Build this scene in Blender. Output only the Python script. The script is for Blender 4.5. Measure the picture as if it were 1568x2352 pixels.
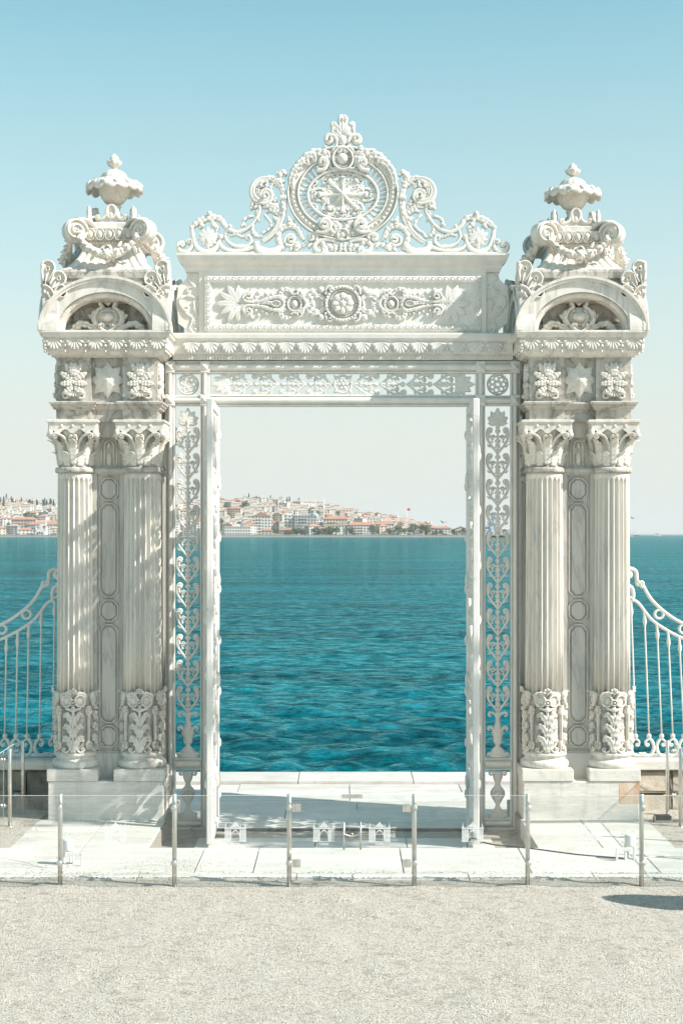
import bpy, math, random
import numpy as np
from mathutils import Vector, Matrix, Euler
R = math.radians
pi = math.pi
rng = random.Random(7)
scn = bpy.context.scene
for o in list(bpy.data.objects):
    bpy.data.objects.remove(o)
COL = scn.collection

# ------------------------------------------------------------------ camera
F = 3600.0            # focal length in units of a 1568 x 2352 view of the photograph
CX, HY, HC = 787.0, 1226.0, 3.804
cam = bpy.data.cameras.new('camera')
cam.sensor_fit = 'VERTICAL'
cam.sensor_height = 36.0
cam.sensor_width = 24.0
cam.lens = 36.0 * F / 2352.0
cam.shift_x = -(CX - 784.0) / 2352.0
cam.shift_y = (HY - 1176.0) / 2352.0
cam.clip_start = 0.1
cam.clip_end = 40000.0
camo = bpy.data.objects.new('camera', cam)
camo.location = (0, 0, HC)
camo.rotation_euler = (R(90), 0, 0)
COL.objects.link(camo)
scn.camera = camo

def PX(x, d):
    return (x - CX) * d / F
def PZ(y, d):
    return HC - (y - HY) * d / F

# ------------------------------------------------------------------ light
LDIR = Vector((-1.11, 0.42, -1.0)).normalized()
SUN_EL = math.asin(-LDIR.z)
SUN_ROT = math.atan2(-LDIR.x, -LDIR.y)
world = bpy.data.worlds.new('World')
scn.world = world
world.use_nodes = True
wn = world.node_tree
wn.nodes.clear()
wo = wn.nodes.new('ShaderNodeOutputWorld')
wb = wn.nodes.new('ShaderNodeBackground')
sk = wn.nodes.new('ShaderNodeTexSky')
sk.sky_type = 'NISHITA'
sk.sun_disc = False
sk.sun_elevation = SUN_EL
sk.sun_rotation = SUN_ROT
sk.altitude = 0
sk.air_density = 1.0
sk.dust_density = 1.2
sk.ozone_density = 1.0
hs = wn.nodes.new('ShaderNodeHueSaturation')
hs.inputs['Hue'].default_value = 0.448
hs.inputs['Saturation'].default_value = 1.2
hs.inputs['Value'].default_value = 1.0
wn.links.new(sk.outputs[0], hs.inputs['Color'])
# summer haze: the air pales evenly all round towards the horizon
tc = wn.nodes.new('ShaderNodeTexCoord')
sx = wn.nodes.new('ShaderNodeSeparateXYZ')
wn.links.new(tc.outputs['Generated'], sx.inputs[0])
rp = wn.nodes.new('ShaderNodeValToRGB')
els = rp.color_ramp.elements
for p_, v_ in ((0.0, 1.0), (0.06, 0.92), (0.17, 0.52), (0.32, 0.14), (0.6, 0.0)):
    e = els[0] if p_ == 0 else els.new(p_)
    e.position = p_
    e.color = (v_, v_, v_, 1)
els.remove(els[-1]) if els[-1].position > 0.9 else None
wn.links.new(sx.outputs['Z'], rp.inputs[0])
mxh = wn.nodes.new('ShaderNodeMixRGB')
mxh.inputs[2].default_value = (4.45, 4.72, 4.42, 1)
wn.links.new(rp.outputs[0], mxh.inputs[0])
wn.links.new(hs.outputs[0], mxh.inputs[1])
wn.links.new(mxh.outputs[0], wb.inputs['Color'])
wb.inputs['Strength'].default_value = 0.112
wn.links.new(wb.outputs[0], wo.inputs[0])
sl = bpy.data.lights.new('sun', 'SUN')
sl.energy = 4.6
sl.angle = R(0.53)
sl.color = (1.0, 0.96, 0.895)
so = bpy.data.objects.new('sun', sl)
so.rotation_euler = LDIR.to_track_quat('-Z', 'Y').to_euler()
so.location = (30, -6, 30)
COL.objects.link(so)
scn.view_settings.view_transform = 'Standard'
scn.view_settings.look = 'None'
scn.view_settings.gamma = 1.0
scn.view_settings.use_curve_mapping = False
scn.view_settings.exposure = 0.68
scn.render.engine = 'CYCLES'
scn.cycles.max_bounces = 8
scn.cycles.transparent_max_bounces = 24
scn.cycles.caustics_reflective = False
scn.cycles.caustics_refractive = False
scn.render.resolution_x = 682
scn.render.resolution_y = 1024

# ------------------------------------------------------------------ materials
class NT:
    def __init__(s, name):
        s.m = bpy.data.materials.new(name)
        s.m.use_nodes = True
        s.t = s.m.node_tree
        s.t.nodes.clear()
        s.out = s.t.nodes.new('ShaderNodeOutputMaterial')
    def n(s, typ, **kw):
        nd = s.t.nodes.new('ShaderNode' + typ)
        for k, v in kw.items():
            if k.startswith('i_'):
                nd.inputs[k[2:].replace('_', ' ')].default_value = v
            elif k.startswith('x_'):
                nd.inputs[int(k[2:])].default_value = v
            else:
                setattr(nd, k, v)
        return nd
    def l(s, a, b):
        s.t.links.new(a, b)
    def pos(s, sc=(1, 1, 1), rot=(0, 0, 0)):
        g = s.n('NewGeometry')
        mp = s.n('Mapping')
        mp.inputs['Scale'].default_value = sc
        mp.inputs['Rotation'].default_value = rot
        s.l(g.outputs['Position'], mp.inputs['Vector'])
        return mp.outputs[0]
    def noise(s, vec, scale, detail=4, rough=0.55, dist=0.0):
        nd = s.n('TexNoise')
        nd.inputs['Scale'].default_value = scale
        nd.inputs['Detail'].default_value = detail
        nd.inputs['Roughness'].default_value = rough
        nd.inputs['Distortion'].default_value = dist
        if vec is not None:
            s.l(vec, nd.inputs['Vector'])
        return nd.outputs['Fac']
    def ramp(s, fac, stops, interp='LINEAR'):
        r = s.n('ValToRGB')
        r.color_ramp.interpolation = interp
        els = r.color_ramp.elements
        while len(els) > 1:
            els.remove(els[-1])
        els[0].position = stops[0][0]
        els[0].color = c4(stops[0][1])
        for p, c in stops[1:]:
            e = els.new(p)
            e.color = c4(c)
        s.l(fac, r.inputs[0])
        return r.outputs[0]
    def mix(s, fac, a, b, mode='MIX'):
        m = s.n('MixRGB')
        m.blend_type = mode
        for sock, v in ((m.inputs[0], fac), (m.inputs[1], a), (m.inputs[2], b)):
            if hasattr(v, 'is_linked') or isinstance(v, bpy.types.NodeSocket):
                s.l(v, sock)
            elif isinstance(v, (int, float)):
                sock.default_value = v
            else:
                sock.default_value = c4(v)
        return m.outputs[0]
    def bump(s, h, strength=0.3, dist=0.02, prev=None):
        b = s.n('Bump')
        b.inputs['Strength'].default_value = strength
        b.inputs['Distance'].default_value = dist
        s.l(h, b.inputs['Height'])
        if prev is not None:
            s.l(prev, b.inputs['Normal'])
        return b.outputs[0]
    def princ(s, col, rough=0.6, normal=None, metal=0.0, spec=0.5, **kw):
        p = s.n('BsdfPrincipled')
        if isinstance(col, bpy.types.NodeSocket):
            s.l(col, p.inputs['Base Color'])
        else:
            p.inputs['Base Color'].default_value = c4(col)
        if isinstance(rough, bpy.types.NodeSocket):
            s.l(rough, p.inputs['Roughness'])
        else:
            p.inputs['Roughness'].default_value = rough
        p.inputs['Metallic'].default_value = metal
        p.inputs['Specular IOR Level'].default_value = spec
        if normal is not None:
            s.l(normal, p.inputs['Normal'])
        s.l(p.outputs[0], s.out.inputs[0])
        return p

def c4(c):
    if isinstance(c, (int, float)):
        return (c, c, c, 1)
    return (c[0], c[1], c[2], 1)

M = {}
def marble(name, base, vein, streak, sc=(1, 1, 1), stain=0.0, bumpk=0.25, blotch=(0.42, 0.39, 0.345), rough=0.45, runoff=(6.0, 6.0, 0.5, 0.6)):
    t = NT(name)
    p = t.pos(sc)
    n1 = t.noise(p, 1.1, 6, 0.62, 1.8)
    v1 = t.ramp(n1, [(0.36, 0), (0.47, 0.25), (0.5, 1), (0.53, 0.25), (0.64, 0)])
    n2 = t.noise(p, 3.0, 7, 0.65, 0.8)
    v2 = t.ramp(n2, [(0.40, 0), (0.72, 1)])
    c = t.mix(t.mix(1.0, v1, (streak, streak, streak), 'MULTIPLY'), base, vein)
    c = t.mix(t.mix(1.0, v2, (0.35, 0.35, 0.35), 'MULTIPLY'), c, vein)
    # weathering: vertical run-off streaks and speckled grime
    ps = t.pos(runoff[:3])
    n3 = t.noise(ps, 1.0, 5, 0.6)
    v3 = t.ramp(n3, [(0.54, 0), (0.72, 1)])
    c = t.mix(t.mix(1.0, v3, (runoff[3],) * 3, 'MULTIPLY'), c, blotch)
    n4 = t.noise(t.pos(), 38, 3, 0.7)
    v4 = t.ramp(n4, [(0.62, 0), (0.74, 1)])
    c = t.mix(t.mix(1.0, v4, (0.22, 0.22, 0.22), 'MULTIPLY'), c, (0.30, 0.27, 0.22))
    if stain:
        n5 = t.noise(t.pos(), 0.9, 3, 0.5)
        v5 = t.ramp(n5, [(0.62, 0), (0.74, 1)])
        c = t.mix(t.mix(1.0, v5, (stain, stain, stain), 'MULTIPLY'), c, (0.55, 0.33, 0.20))
    b = t.bump(t.noise(t.pos(), 26, 5, 0.7), bumpk, 0.01)
    t.princ(c, rough, b, spec=0.35)
    M[name] = t.m
marble('marble', (0.77, 0.725, 0.65), (0.40, 0.385, 0.36), 0.6, (1.6, 1.6, 0.6), 0.25)
marble('marble_shaft', (0.775, 0.73, 0.655), (0.40, 0.385, 0.36), 0.5, (2.0, 2.0, 0.22), 0.0, 0.2, runoff=(3.2, 3.2, 0.22, 0.5))
marble('marble_carved', (0.765, 0.715, 0.635), (0.42, 0.40, 0.365), 0.5, (2, 2, 2), 0.12, 0.4)
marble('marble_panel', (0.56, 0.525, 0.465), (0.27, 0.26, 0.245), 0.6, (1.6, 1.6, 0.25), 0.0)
marble('marble_soot_shade', (0.56, 0.525, 0.465), (0.20, 0.185, 0.155), 0.8, (1.6, 1.6, 1.0), 0.15, 0.35, blotch=(0.16, 0.145, 0.12), runoff=(4.0, 4.0, 1.1, 0.85))  # soot stains, plus recess shade put into the darker base behind the carving
marble('marble_pedestal', (0.765, 0.72, 0.645), (0.45, 0.435, 0.41), 0.5, (0.5, 0.5, 4.0), 0.0)

def paving(name, base, vein, dirt):
    t = NT(name)
    oi = t.n('ObjectInfo')
    p = t.pos((0.6, 3.0, 3.0))
    n1 = t.noise(p, 1.6, 6, 0.6, 0.8)
    v1 = t.ramp(n1, [(0.38, 0), (0.7, 1)])
    c = t.mix(v1, base, vein)
    tone = t.ramp(oi.outputs['Random'], [(0, 0.86), (1, 1.0)])
    c = t.mix(1.0, c, tone, 'MULTIPLY')
    n2 = t.noise(t.pos(), 2.2, 6, 0.7)
    c = t.mix(t.mix(1.0, t.ramp(n2, [(0.5, 0), (0.75, 1)]), (dirt,) * 3, 'MULTIPLY'), c, (0.42, 0.38, 0.32))
    n3 = t.noise(t.pos(), 45, 2, 0.6)
    c = t.mix(t.mix(1.0, t.ramp(n3, [(0.68, 0), (0.73, 1)]), (0.5,) * 3, 'MULTIPLY'), c, (0.25, 0.22, 0.18))
    b = t.bump(t.noise(t.pos(), 30, 5, 0.65), 0.2, 0.008)
    t.princ(c, 0.6, b, spec=0.3)
    M[name] = t.m
paving('paving', (0.70, 0.675, 0.62), (0.55, 0.525, 0.475), 0.55)
paving('quay', (0.66, 0.635, 0.585), (0.50, 0.475, 0.43), 0.8)

def iron(name, base, chips):
    t = NT(name)
    n1 = t.noise(t.pos((1, 1, 0.5)), 6, 5, 0.65)
    c = t.mix(t.ramp(n1, [(0.35, 0), (0.7, 1)]), base, [b * 0.86 for b in base])
    n2 = t.noise(t.pos(), 17, 4, 0.7)
    c = t.mix(t.mix(1.0, t.ramp(n2, [(0.66, 0), (0.72, 1)]), (chips,) * 3, 'MULTIPLY'), c, (0.34, 0.25, 0.17))
    b = t.bump(t.noise(t.pos(), 42, 4, 0.6), 0.22, 0.006)
    t.princ(c, 0.48, b, spec=0.35)
    M[name] = t.m
iron('iron', (0.755, 0.73, 0.675), 0.5)
iron('iron_worn', (0.77, 0.745, 0.695), 0.9)

# gravel
t = NT('gravel')
p = t.pos()
vo = t.n('TexVoronoi')
vo.inputs['Scale'].default_value = 85
t.l(p, vo.inputs['Vector'])
sep = t.n('SeparateColor')
t.l(vo.outputs['Color'], sep.inputs[0])
c = t.ramp(sep.outputs[0], [(0.0, (0.20, 0.135, 0.095)), (0.08, (0.42, 0.355, 0.28)), (0.25, (0.565, 0.515, 0.435)), (0.75, (0.665, 0.615, 0.53)), (1.0, (0.745, 0.70, 0.62))])
nb = t.noise(t.pos((1, 1, 1)), 7, 6, 0.75)
c = t.mix(t.mix(1.0, t.ramp(nb, [(0.52, 0), (0.68, 1)]), (0.8,) * 3, 'MULTIPLY'), c, (0.36, 0.30, 0.235))
nl = t.noise(t.pos((1, 2.2, 1)), 1.1, 7, 0.7)
c = t.mix(t.mix(1.0, t.ramp(nl, [(0.45, 0), (0.7, 1)]), (0.35,) * 3, 'MULTIPLY'), c, (0.61, 0.58, 0.515))
b1 = t.bump(vo.outputs['Distance'], 0.9, 0.02)
b2 = t.bump(t.noise(t.pos(), 16, 5, 0.7), 0.55, 0.06, b1)
t.princ(c, 0.9, b2, spec=0.15)
M['gravel'] = t.m

t = NT('soil')
n1 = t.noise(t.pos(), 12, 6, 0.75)
c = t.ramp(n1, [(0.3, (0.22, 0.20, 0.165)), (0.55, (0.36, 0.335, 0.29)), (0.75, (0.52, 0.49, 0.44))])
t.princ(c, 0.9, t.bump(t.noise(t.pos(), 40, 4, 0.7), 0.6, 0.02), spec=0.1)
M['soil'] = t.m

t = NT('rubble')
n1 = t.noise(t.pos(), 5, 7, 0.7)
c = t.ramp(n1, [(0.28, (0.24, 0.19, 0.14)), (0.45, (0.42, 0.365, 0.29)), (0.7, (0.54, 0.50, 0.42))])
oi = t.n('ObjectInfo')
c = t.mix(1.0, c, t.ramp(oi.outputs['Random'], [(0, 0.72), (1, 1.0)]), 'MULTIPLY')
t.princ(c, 0.9, t.bump(t.noise(t.pos(), 22, 6, 0.75), 0.8, 0.03), spec=0.1)
M['rubble'] = t.m

def plain(name, col, rough=0.6, metal=0.0, spec=0.5, var=0.12, sc=3.0):
    t = NT(name)
    n1 = t.noise(t.pos(), sc, 4, 0.6)
    c = t.mix(t.ramp(n1, [(0.3, 0), (0.7, 1)]), col, [x * (1 - var) for x in col])
    t.princ(c, rough, None, metal, spec)
    M[name] = t.m
t = NT('stain_red')
n1 = t.noise(t.pos((1, 1, 0.35)), 9, 5, 0.65)
c = t.mix(t.ramp(n1, [(0.40, 0), (0.66, 1)]), (0.60, 0.37, 0.24), (0.72, 0.66, 0.57))
t.princ(c, 0.6, None, spec=0.3)
M['stain_red'] = t.m
plain('steel', (0.72, 0.69, 0.64), 0.33, 0.75, 0.5, 0.25, 9)
plain('brass', (0.50, 0.42, 0.28), 0.35, 1.0)
plain('lamp_white', (0.72, 0.71, 0.68), 0.45)
plain('black_metal', (0.045, 0.045, 0.045), 0.45)
plain('rubber', (0.05, 0.05, 0.05), 0.6)
plain('bark', (0.14, 0.11, 0.08), 0.9, 0, 0.2, 0.5, 8)

t = NT('glass')
tr = t.n('BsdfTransparent')
tr.inputs[0].default_value = (0.98, 0.99, 0.985, 1)
gl = t.n('BsdfGlossy')
gl.inputs['Roughness'].default_value = 0.02
df = t.n('BsdfDiffuse')
df.inputs[0].default_value = (0.75, 0.75, 0.72, 1)
lw = t.n('LayerWeight')
lw.inputs[0].default_value = 0.5
pw = t.n('Math')
pw.operation = 'POWER'
t.l(lw.outputs['Facing'], pw.inputs[0])
pw.inputs[1].default_value = 5.0
fr = t.n('Math')
fr.operation = 'MULTIPLY_ADD'
t.l(pw.outputs[0], fr.inputs[0])
fr.inputs[1].default_value = 0.55
fr.inputs[2].default_value = 0.035
dn = t.ramp(t.noise(t.pos(), 5, 6, 0.7), [(0.4, 0.01), (0.75, 0.06)])
mx1 = t.n('MixShader')
mx2 = t.n('MixShader')
t.l(dn, mx1.inputs[0]); t.l(tr.outputs[0], mx1.inputs[1]); t.l(df.outputs[0], mx1.inputs[2])
t.l(fr.outputs[0], mx2.inputs[0]); t.l(mx1.outputs[0], mx2.inputs[1]); t.l(gl.outputs[0], mx2.inputs[2])
t.l(mx2.outputs[0], t.out.inputs[0])
M['glass'] = t.m
t = NT('glass_edge')
t.princ((0.55, 0.68, 0.64), 0.25)
M['glass_edge'] = t.m
t = NT('frost')
tr = t.n('BsdfTransparent')
df = t.n('BsdfDiffuse')
df.inputs[0].default_value = (0.85, 0.85, 0.83, 1)
mx = t.n('MixShader')
t.l(t.ramp(t.noise(t.pos(), 20, 3, 0.6), [(0.3, 0.40), (0.7, 0.62)]), mx.inputs[0])
t.l(tr.outputs[0], mx.inputs[1]); t.l(df.outputs[0], mx.inputs[2])
t.l(mx.outputs[0], t.out.inputs[0])
M['frost'] = t.m

# sea
t = NT('sea')
pa = t.pos((0.75, 1.25, 1.0))
nA = t.noise(pa, 1.3, 4, 0.6, 0.2)
nB = t.noise(pa, 4.5, 4, 0.62, 0.2)
nD = t.noise(pa, 15.0, 3, 0.6, 0.1)
nC = t.noise(t.pos((0.30, 1, 1)), 0.028, 13, 0.80)
nE = t.noise(t.pos((0.62, 1.2, 1)), 2.1, 8, 0.80, 0.15)
c1 = t.ramp(nC, [(0.40, (0.000, 0.062, 0.082)), (0.60, (0.000, 0.105, 0.128))])
c2 = t.ramp(nE, [(0.40, 0.38), (0.5, 0.85), (0.60, 1.55)])
nF = t.noise(t.pos((0.28, 1, 1)), 0.16, 7, 0.78)
c = t.mix(1.0, t.mix(1.0, c1, c2, 'MULTIPLY'), t.ramp(nF, [(0.40, 0.62), (0.60, 1.38)]), 'MULTIPLY')  # noise paints the light and dark of ripples into the water colour
b1 = t.bump(nA, 1.0, 0.16)
b2 = t.bump(nB, 1.0, 0.075, b1)
b3 = t.bump(nD, 0.9, 0.024, b2)
df = t.n('BsdfDiffuse')
t.l(c, df.inputs[0])
gl = t.n('BsdfGlossy')
gl.inputs['Color'].default_value = (0.52, 0.94, 0.93, 1)
gl.inputs['Roughness'].default_value = 0.05
t.l(b3, gl.inputs['Normal'])
fr = t.n('Fresnel')
fr.inputs[0].default_value = 1.33
t.l(b3, fr.inputs['Normal'])
mn = t.n('Math')
mn.operation = 'MINIMUM'
t.l(fr.outputs[0], mn.inputs[0])
t.l(t.ramp(nE, [(0.42, 0.10), (0.60, 0.70)]), mn.inputs[1])
mx = t.n('MixShader')
t.l(mn.outputs[0], mx.inputs[0])
t.l(df.outputs[0], mx.inputs[1])
t.l(gl.outputs[0], mx.inputs[2])
t.l(mx.outputs[0], t.out.inputs[0])
M['sea'] = t.m

def leafmat(name, a, b):
    t = NT(name)
    oi = t.n('NewGeometry')
    c = t.ramp(oi.outputs['Random Per Island'], [(0, a), (1, b)])
    t.princ(c, 0.6, None, spec=0.3)
    M[name] = t.m
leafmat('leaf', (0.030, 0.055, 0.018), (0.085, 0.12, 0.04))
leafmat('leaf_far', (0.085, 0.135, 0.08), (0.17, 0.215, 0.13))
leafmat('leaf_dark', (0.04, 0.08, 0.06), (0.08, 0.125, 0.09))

def wallmat(name, col):
    t = NT(name)
    n1 = t.noise(t.pos((0.1, 0.1, 0.03)), 1.0, 4, 0.6)
    c = t.mix(t.ramp(n1, [(0.3, 0), (0.7, 1)]), col, [x * 0.85 for x in col])
    t.princ(c, 0.85, None, spec=0.2)
    M[name] = t.m
for k, cc in dict(w_white=(0.72, 0.70, 0.66), w_cream=(0.66, 0.60, 0.50), w_pink=(0.60, 0.46, 0.40), w_grey=(0.48, 0.48, 0.46),
                  w_beige=(0.60, 0.53, 0.43), w_red=(0.48, 0.16, 0.11), w_blue=(0.42, 0.50, 0.54), tile=(0.45, 0.24, 0.17), tile_pale=(0.46, 0.36, 0.295),
                  roof_grey=(0.44, 0.43, 0.41), lead=(0.38, 0.42, 0.44), pane=(0.07, 0.09, 0.10), seawall=(0.55, 0.52, 0.47),
                  crane_blue=(0.05, 0.24, 0.50), ship_red=(0.50, 0.09, 0.05), flag_red=(0.60, 0.03, 0.03), hillside=(0.26, 0.25, 0.17),
                  far_hill=(0.22, 0.27, 0.26), boat_white=(0.78, 0.78, 0.76), teal_awning=(0.05, 0.42, 0.48)).items():
    wallmat(k, cc)

# ------------------------------------------------------------------ geometry helpers
def link(o, parent=None):
    COL.objects.link(o)
    if parent is not None:
        o.parent = parent
    return o

def mesh(name, v, f, mat, smooth=True):
    me = bpy.data.meshes.new(name)
    me.from_pydata(v, [], f)
    if smooth:
        me.polygons.foreach_set('use_smooth', [True] * len(me.polygons))
    me.materials.append(M[mat])
    me.update()
    return me

def tag(o, label=None, cat=None, group=None, kind=None):
    if label: o['label'] = label
    if cat: o['category'] = cat
    if group: o['group'] = group
    if kind: o['kind'] = kind
    return o

def empty(name, loc, label, cat, group=None, rz=0):
    o = bpy.data.objects.new(name, None)
    o.empty_display_size = 0.3
    o.location = loc
    o.rotation_euler = (0, 0, rz)
    COL.objects.link(o)
    return tag(o, label, cat, group)

def O(name, me, parent=None, loc=(0, 0, 0), rot=(0, 0, 0), sc=(1, 1, 1)):
    o = bpy.data.objects.new(name, me)
    o.location = loc
    o.rotation_euler = rot
    o.scale = sc if not isinstance(sc, (int, float)) else (sc, sc, sc)
    return link(o, parent)

def copy_tree(o, parent=None):
    c = o.copy()
    COL.objects.link(c)
    c.parent = parent
    for ch in o.children:
        copy_tree(ch, c)
    return c

class G:
    def __init__(s):
        s.v = []
        s.f = []
    def add(s, v, f):
        b = len(s.v)
        s.v += [tuple(x) for x in v]
        s.f += [tuple(i + b for i in q) for q in f]
        return s
    def box(s, x0, x1, y0, y1, z0, z1, bev=0.0):
        if bev <= 0:
            v = [(x, y, z) for z in (z0, z1) for y in (y0, y1) for x in (x0, x1)]
            return s.add(v, [(0, 2, 3, 1), (4, 5, 7, 6), (0, 1, 5, 4), (2, 6, 7, 3), (0, 4, 6, 2), (1, 3, 7, 5)])
        b = min(bev, (x1 - x0) * .45, (y1 - y0) * .45, (z1 - z0) * .45)
        v = []
        for sx in (0, 1):
            for sy in (0, 1):
                for sz in (0, 1):
                    X = x1 if sx else x0; Y = y1 if sy else y0; Z = z1 if sz else z0
                    dx = -b if sx else b; dy = -b if sy else b; dz = -b if sz else b
                    v += [(X, Y + dy, Z + dz), (X + dx, Y, Z + dz), (X + dx, Y + dy, Z)]
        def I(sx, sy, sz, k): return (sx * 4 + sy * 2 + sz) * 3 + k
        f = []
        for a in (0, 1):
            q = [I(a, 0, 0, 0), I(a, 1, 0, 0), I(a, 1, 1, 0), I(a, 0, 1, 0)]; f.append(q if a else q[::-1])
            q = [I(0, a, 0, 1), I(0, a, 1, 1), I(1, a, 1, 1), I(1, a, 0, 1)]; f.append(q if a else q[::-1])
            q = [I(0, 0, a, 2), I(1, 0, a, 2), I(1, 1, a, 2), I(0, 1, a, 2)]; f.append(q if a else q[::-1])
        for a in (0, 1):
            for c in (0, 1):
                f.append([I(a, c, 0, 0), I(a, c, 1, 0), I(a, c, 1, 1), I(a, c, 0, 1)])
                f.append([I(a, 0, c, 0), I(a, 1, c, 0), I(a, 1, c, 2), I(a, 0, c, 2)])
                f.append([I(0, a, c, 1), I(1, a, c, 1), I(1, a, c, 2), I(0, a, c, 2)])
        for a in (0, 1):
            for c in (0, 1):
                for e in (0, 1):
                    f.append([I(a, c, e, 0), I(a, c, e, 1), I(a, c, e, 2)])
        return s.add(v, f)
    def lathe(s, prof, n=24, fn=None, cap=True):
        v, f = [], []
        for j, (r, z) in enumerate(prof):
            for i in range(n):
                a = 2 * pi * i / n
                rr = r if fn is None else fn(r, z, a)
                v.append((rr * math.cos(a), rr * math.sin(a), z))
        for j in range(len(prof) - 1):
            for i in range(n):
                k = (i + 1) % n
                f.append((j * n + i, j * n + k, (j + 1) * n + k, (j + 1) * n + i))
        if cap:
            f.append(tuple(range(n))[::-1])
            f.append(tuple((len(prof) - 1) * n + i for i in range(n)))
        return s.add(v, f)
    def sqloft(s, prof):
        v, f = [], []
        for (h, z) in prof:
            v += [(-h, -h, z), (h, -h, z), (h, h, z), (-h, h, z)]
        for j in range(len(prof) - 1):
            for i in range(4):
                k = (i + 1) % 4
                f.append((j * 4 + i, j * 4 + k, j * 4 + 4 + k, j * 4 + 4 + i))
        f.append((3, 2, 1, 0))
        e = len(prof) * 4 - 4
        f.append((e, e + 1, e + 2, e + 3))
        return s.add(v, f)
    def ext(s, prof, a0, a1, axis='x'):
        """closed profile [(y,z)] extruded along x, or [(x,y)] along z"""
        n = len(prof)
        v = []
        for a in (a0, a1):
            for p in prof:
                v.append((a, p[0], p[1]) if axis == 'x' else ((p[0], p[1], a) if axis == 'z' else (p[0], a, p[1])))
        f = [(i, (i + 1) % n, n + (i + 1) % n, n + i) for i in range(n)]
        f += [tuple(range(n))[::-1], tuple(range(n, 2 * n))]
        return s.add(v, f)
    # ---- ornaments in a (u, v) plane, w towards the viewer: stored as (u, -w, v)
    def ribbon(s, pts, w, h=0.02, back=0.02, lobes=0, amp=0.35, groove=0.0, side=0, w0=0.0, taper=True, sec=(-1, -.72, -.35, 0, .35, .72, 1)):
        n = len(pts)
        ws = w if isinstance(w, (list, tuple)) else [w] * n
        wm = max(ws)
        v, f = [], []
        m = len(sec)
        for i in range(n):
            a = pts[max(0, i - 1)]; b = pts[min(n - 1, i + 1)]
            tx, ty = b[0] - a[0], b[1] - a[1]
            L = math.hypot(tx, ty) or 1
            tx /= L; ty /= L
            nx, ny = -ty, tx
            t = i / (n - 1)
            lo = abs(math.sin(lobes * pi * t)) if lobes else 1.0
            lob = 1 + amp * (lo - 1)
            hh = h * (0.35 + 0.65 * math.sqrt(max(ws[i], 0) / wm)) * ((0.72 + 0.28 * lo) if lobes else 1)
            for q in sec:
                k = lob if (side == 0 or q * side > 0) else 1.0
                e = math.sqrt(max(0, 1 - q * q))
                z = hh * (e - groove * (1 - abs(q)) ** 2 * 1.0)
                v.append((pts[i][0] + nx * q * ws[i] * k, -(w0 + z), pts[i][1] + ny * q * ws[i] * k))
            for q in (1, -1):
                k = lob if (side == 0 or q * side > 0) else 1.0
                v.append((pts[i][0] + nx * q * ws[i] * k, -(w0 - back), pts[i][1] + ny * q * ws[i] * k))
        c = m + 2
        for i in range(n - 1):
            for j in range(c):
                k = (j + 1) % c
                f.append((i * c + j, i * c + k, (i + 1) * c + k, (i + 1) * c + j))
        f.append(tuple(range(c))[::-1])
        f.append(tuple((n - 1) * c + j for j in range(c)))
        return s.add(v, f)
    def dome(s, cx, cy, rx, ry, h, w0=0.0, back=0.01, n=14, m=4, fn=None):
        v, f = [], []
        for j in range(m + 1):
            a = j / m * pi / 2
            r = math.cos(a)
            for i in range(n):
                b = 2 * pi * i / n
                k = fn(b) if fn else 1
                v.append((cx + rx * k * r * math.cos(b), -(w0 + h * math.sin(a)), cy + ry * k * r * math.sin(b)))
        for i in range(n):
            b = 2 * pi * i / n
            k = fn(b) if fn else 1
            v.append((cx + rx * k * math.cos(b), -(w0 - back), cy + ry * k * math.sin(b)))
        for j in range(m):
            for i in range(n):
                k = (i + 1) % n
                f.append((j * n + i, j * n + k, (j + 1) * n + k, (j + 1) * n + i))
        B = (m + 1) * n
        for i in range(n):
            k = (i + 1) % n
            f.append((B + i, B + k, k, i))
        f.append(tuple(B + i for i in range(n))[::-1])
        return s.add(v, f)
    def ring(s, cx, cy, rx, ry, w, h, w0=0.0, back=0.02, n=36, lobes=0, amp=0.3, a0=0, a1=2 * pi):
        full = abs(a1 - a0 - 2 * pi) < 1e-6
        pts = [(cx + rx * math.cos(a0 + (a1 - a0) * i / n), cy + ry * math.sin(a0 + (a1 - a0) * i / n)) for i in range(n + 1)]
        return s.ribbon(pts, w, h, back, lobes=lobes, amp=amp, w0=w0, sec=(-1, -.7, 0, .7, 1))
    def prism(s, poly, w0, w1):
        n = len(poly)
        v = [(p[0], -w0, p[1]) for p in poly] + [(p[0], -w1, p[1]) for p in poly]
        f = [(i, (i + 1) % n, n + (i + 1) % n, n + i) for i in range(n)]
        f += [tuple(range(n)), tuple(range(n, 2 * n))[::-1]]
        return s.add(v, f)
    def tube(s, pts, rad, n=8):
        v, f = [], []
        N = len(pts)
        rs = rad if isinstance(rad, (list, tuple)) else [rad] * N
        for i in range(N):
            a = Vector(pts[max(0, i - 1)]); b = Vector(pts[min(N - 1, i + 1)])
            t = (b - a).normalized()
            up = Vector((0, 0, 1)) if abs(t.z) < 0.95 else Vector((0, 1, 0))
            x = t.cross(up).normalized(); y = x.cross(t)
            for k in range(n):
                c = 2 * pi * k / n
                v.append(tuple(Vector(pts[i]) + (x * math.cos(c) + y * math.sin(c)) * rs[i]))
        for i in range(N - 1):
            for k in range(n):
                q = (k + 1) % n
                f.append((i * n + k, i * n + q, (i + 1) * n + q, (i + 1) * n + k))
        f.append(tuple(range(n))[::-1])
        f.append(tuple((N - 1) * n + k for k in range(n)))
        return s.add(v, f)
    def map(s, fn):
        s.v = [fn(*p) for p in s.v]
        return s
    def me(s, name, mat, smooth=True):
        return mesh(name, s.v, s.f, mat, smooth)

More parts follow.
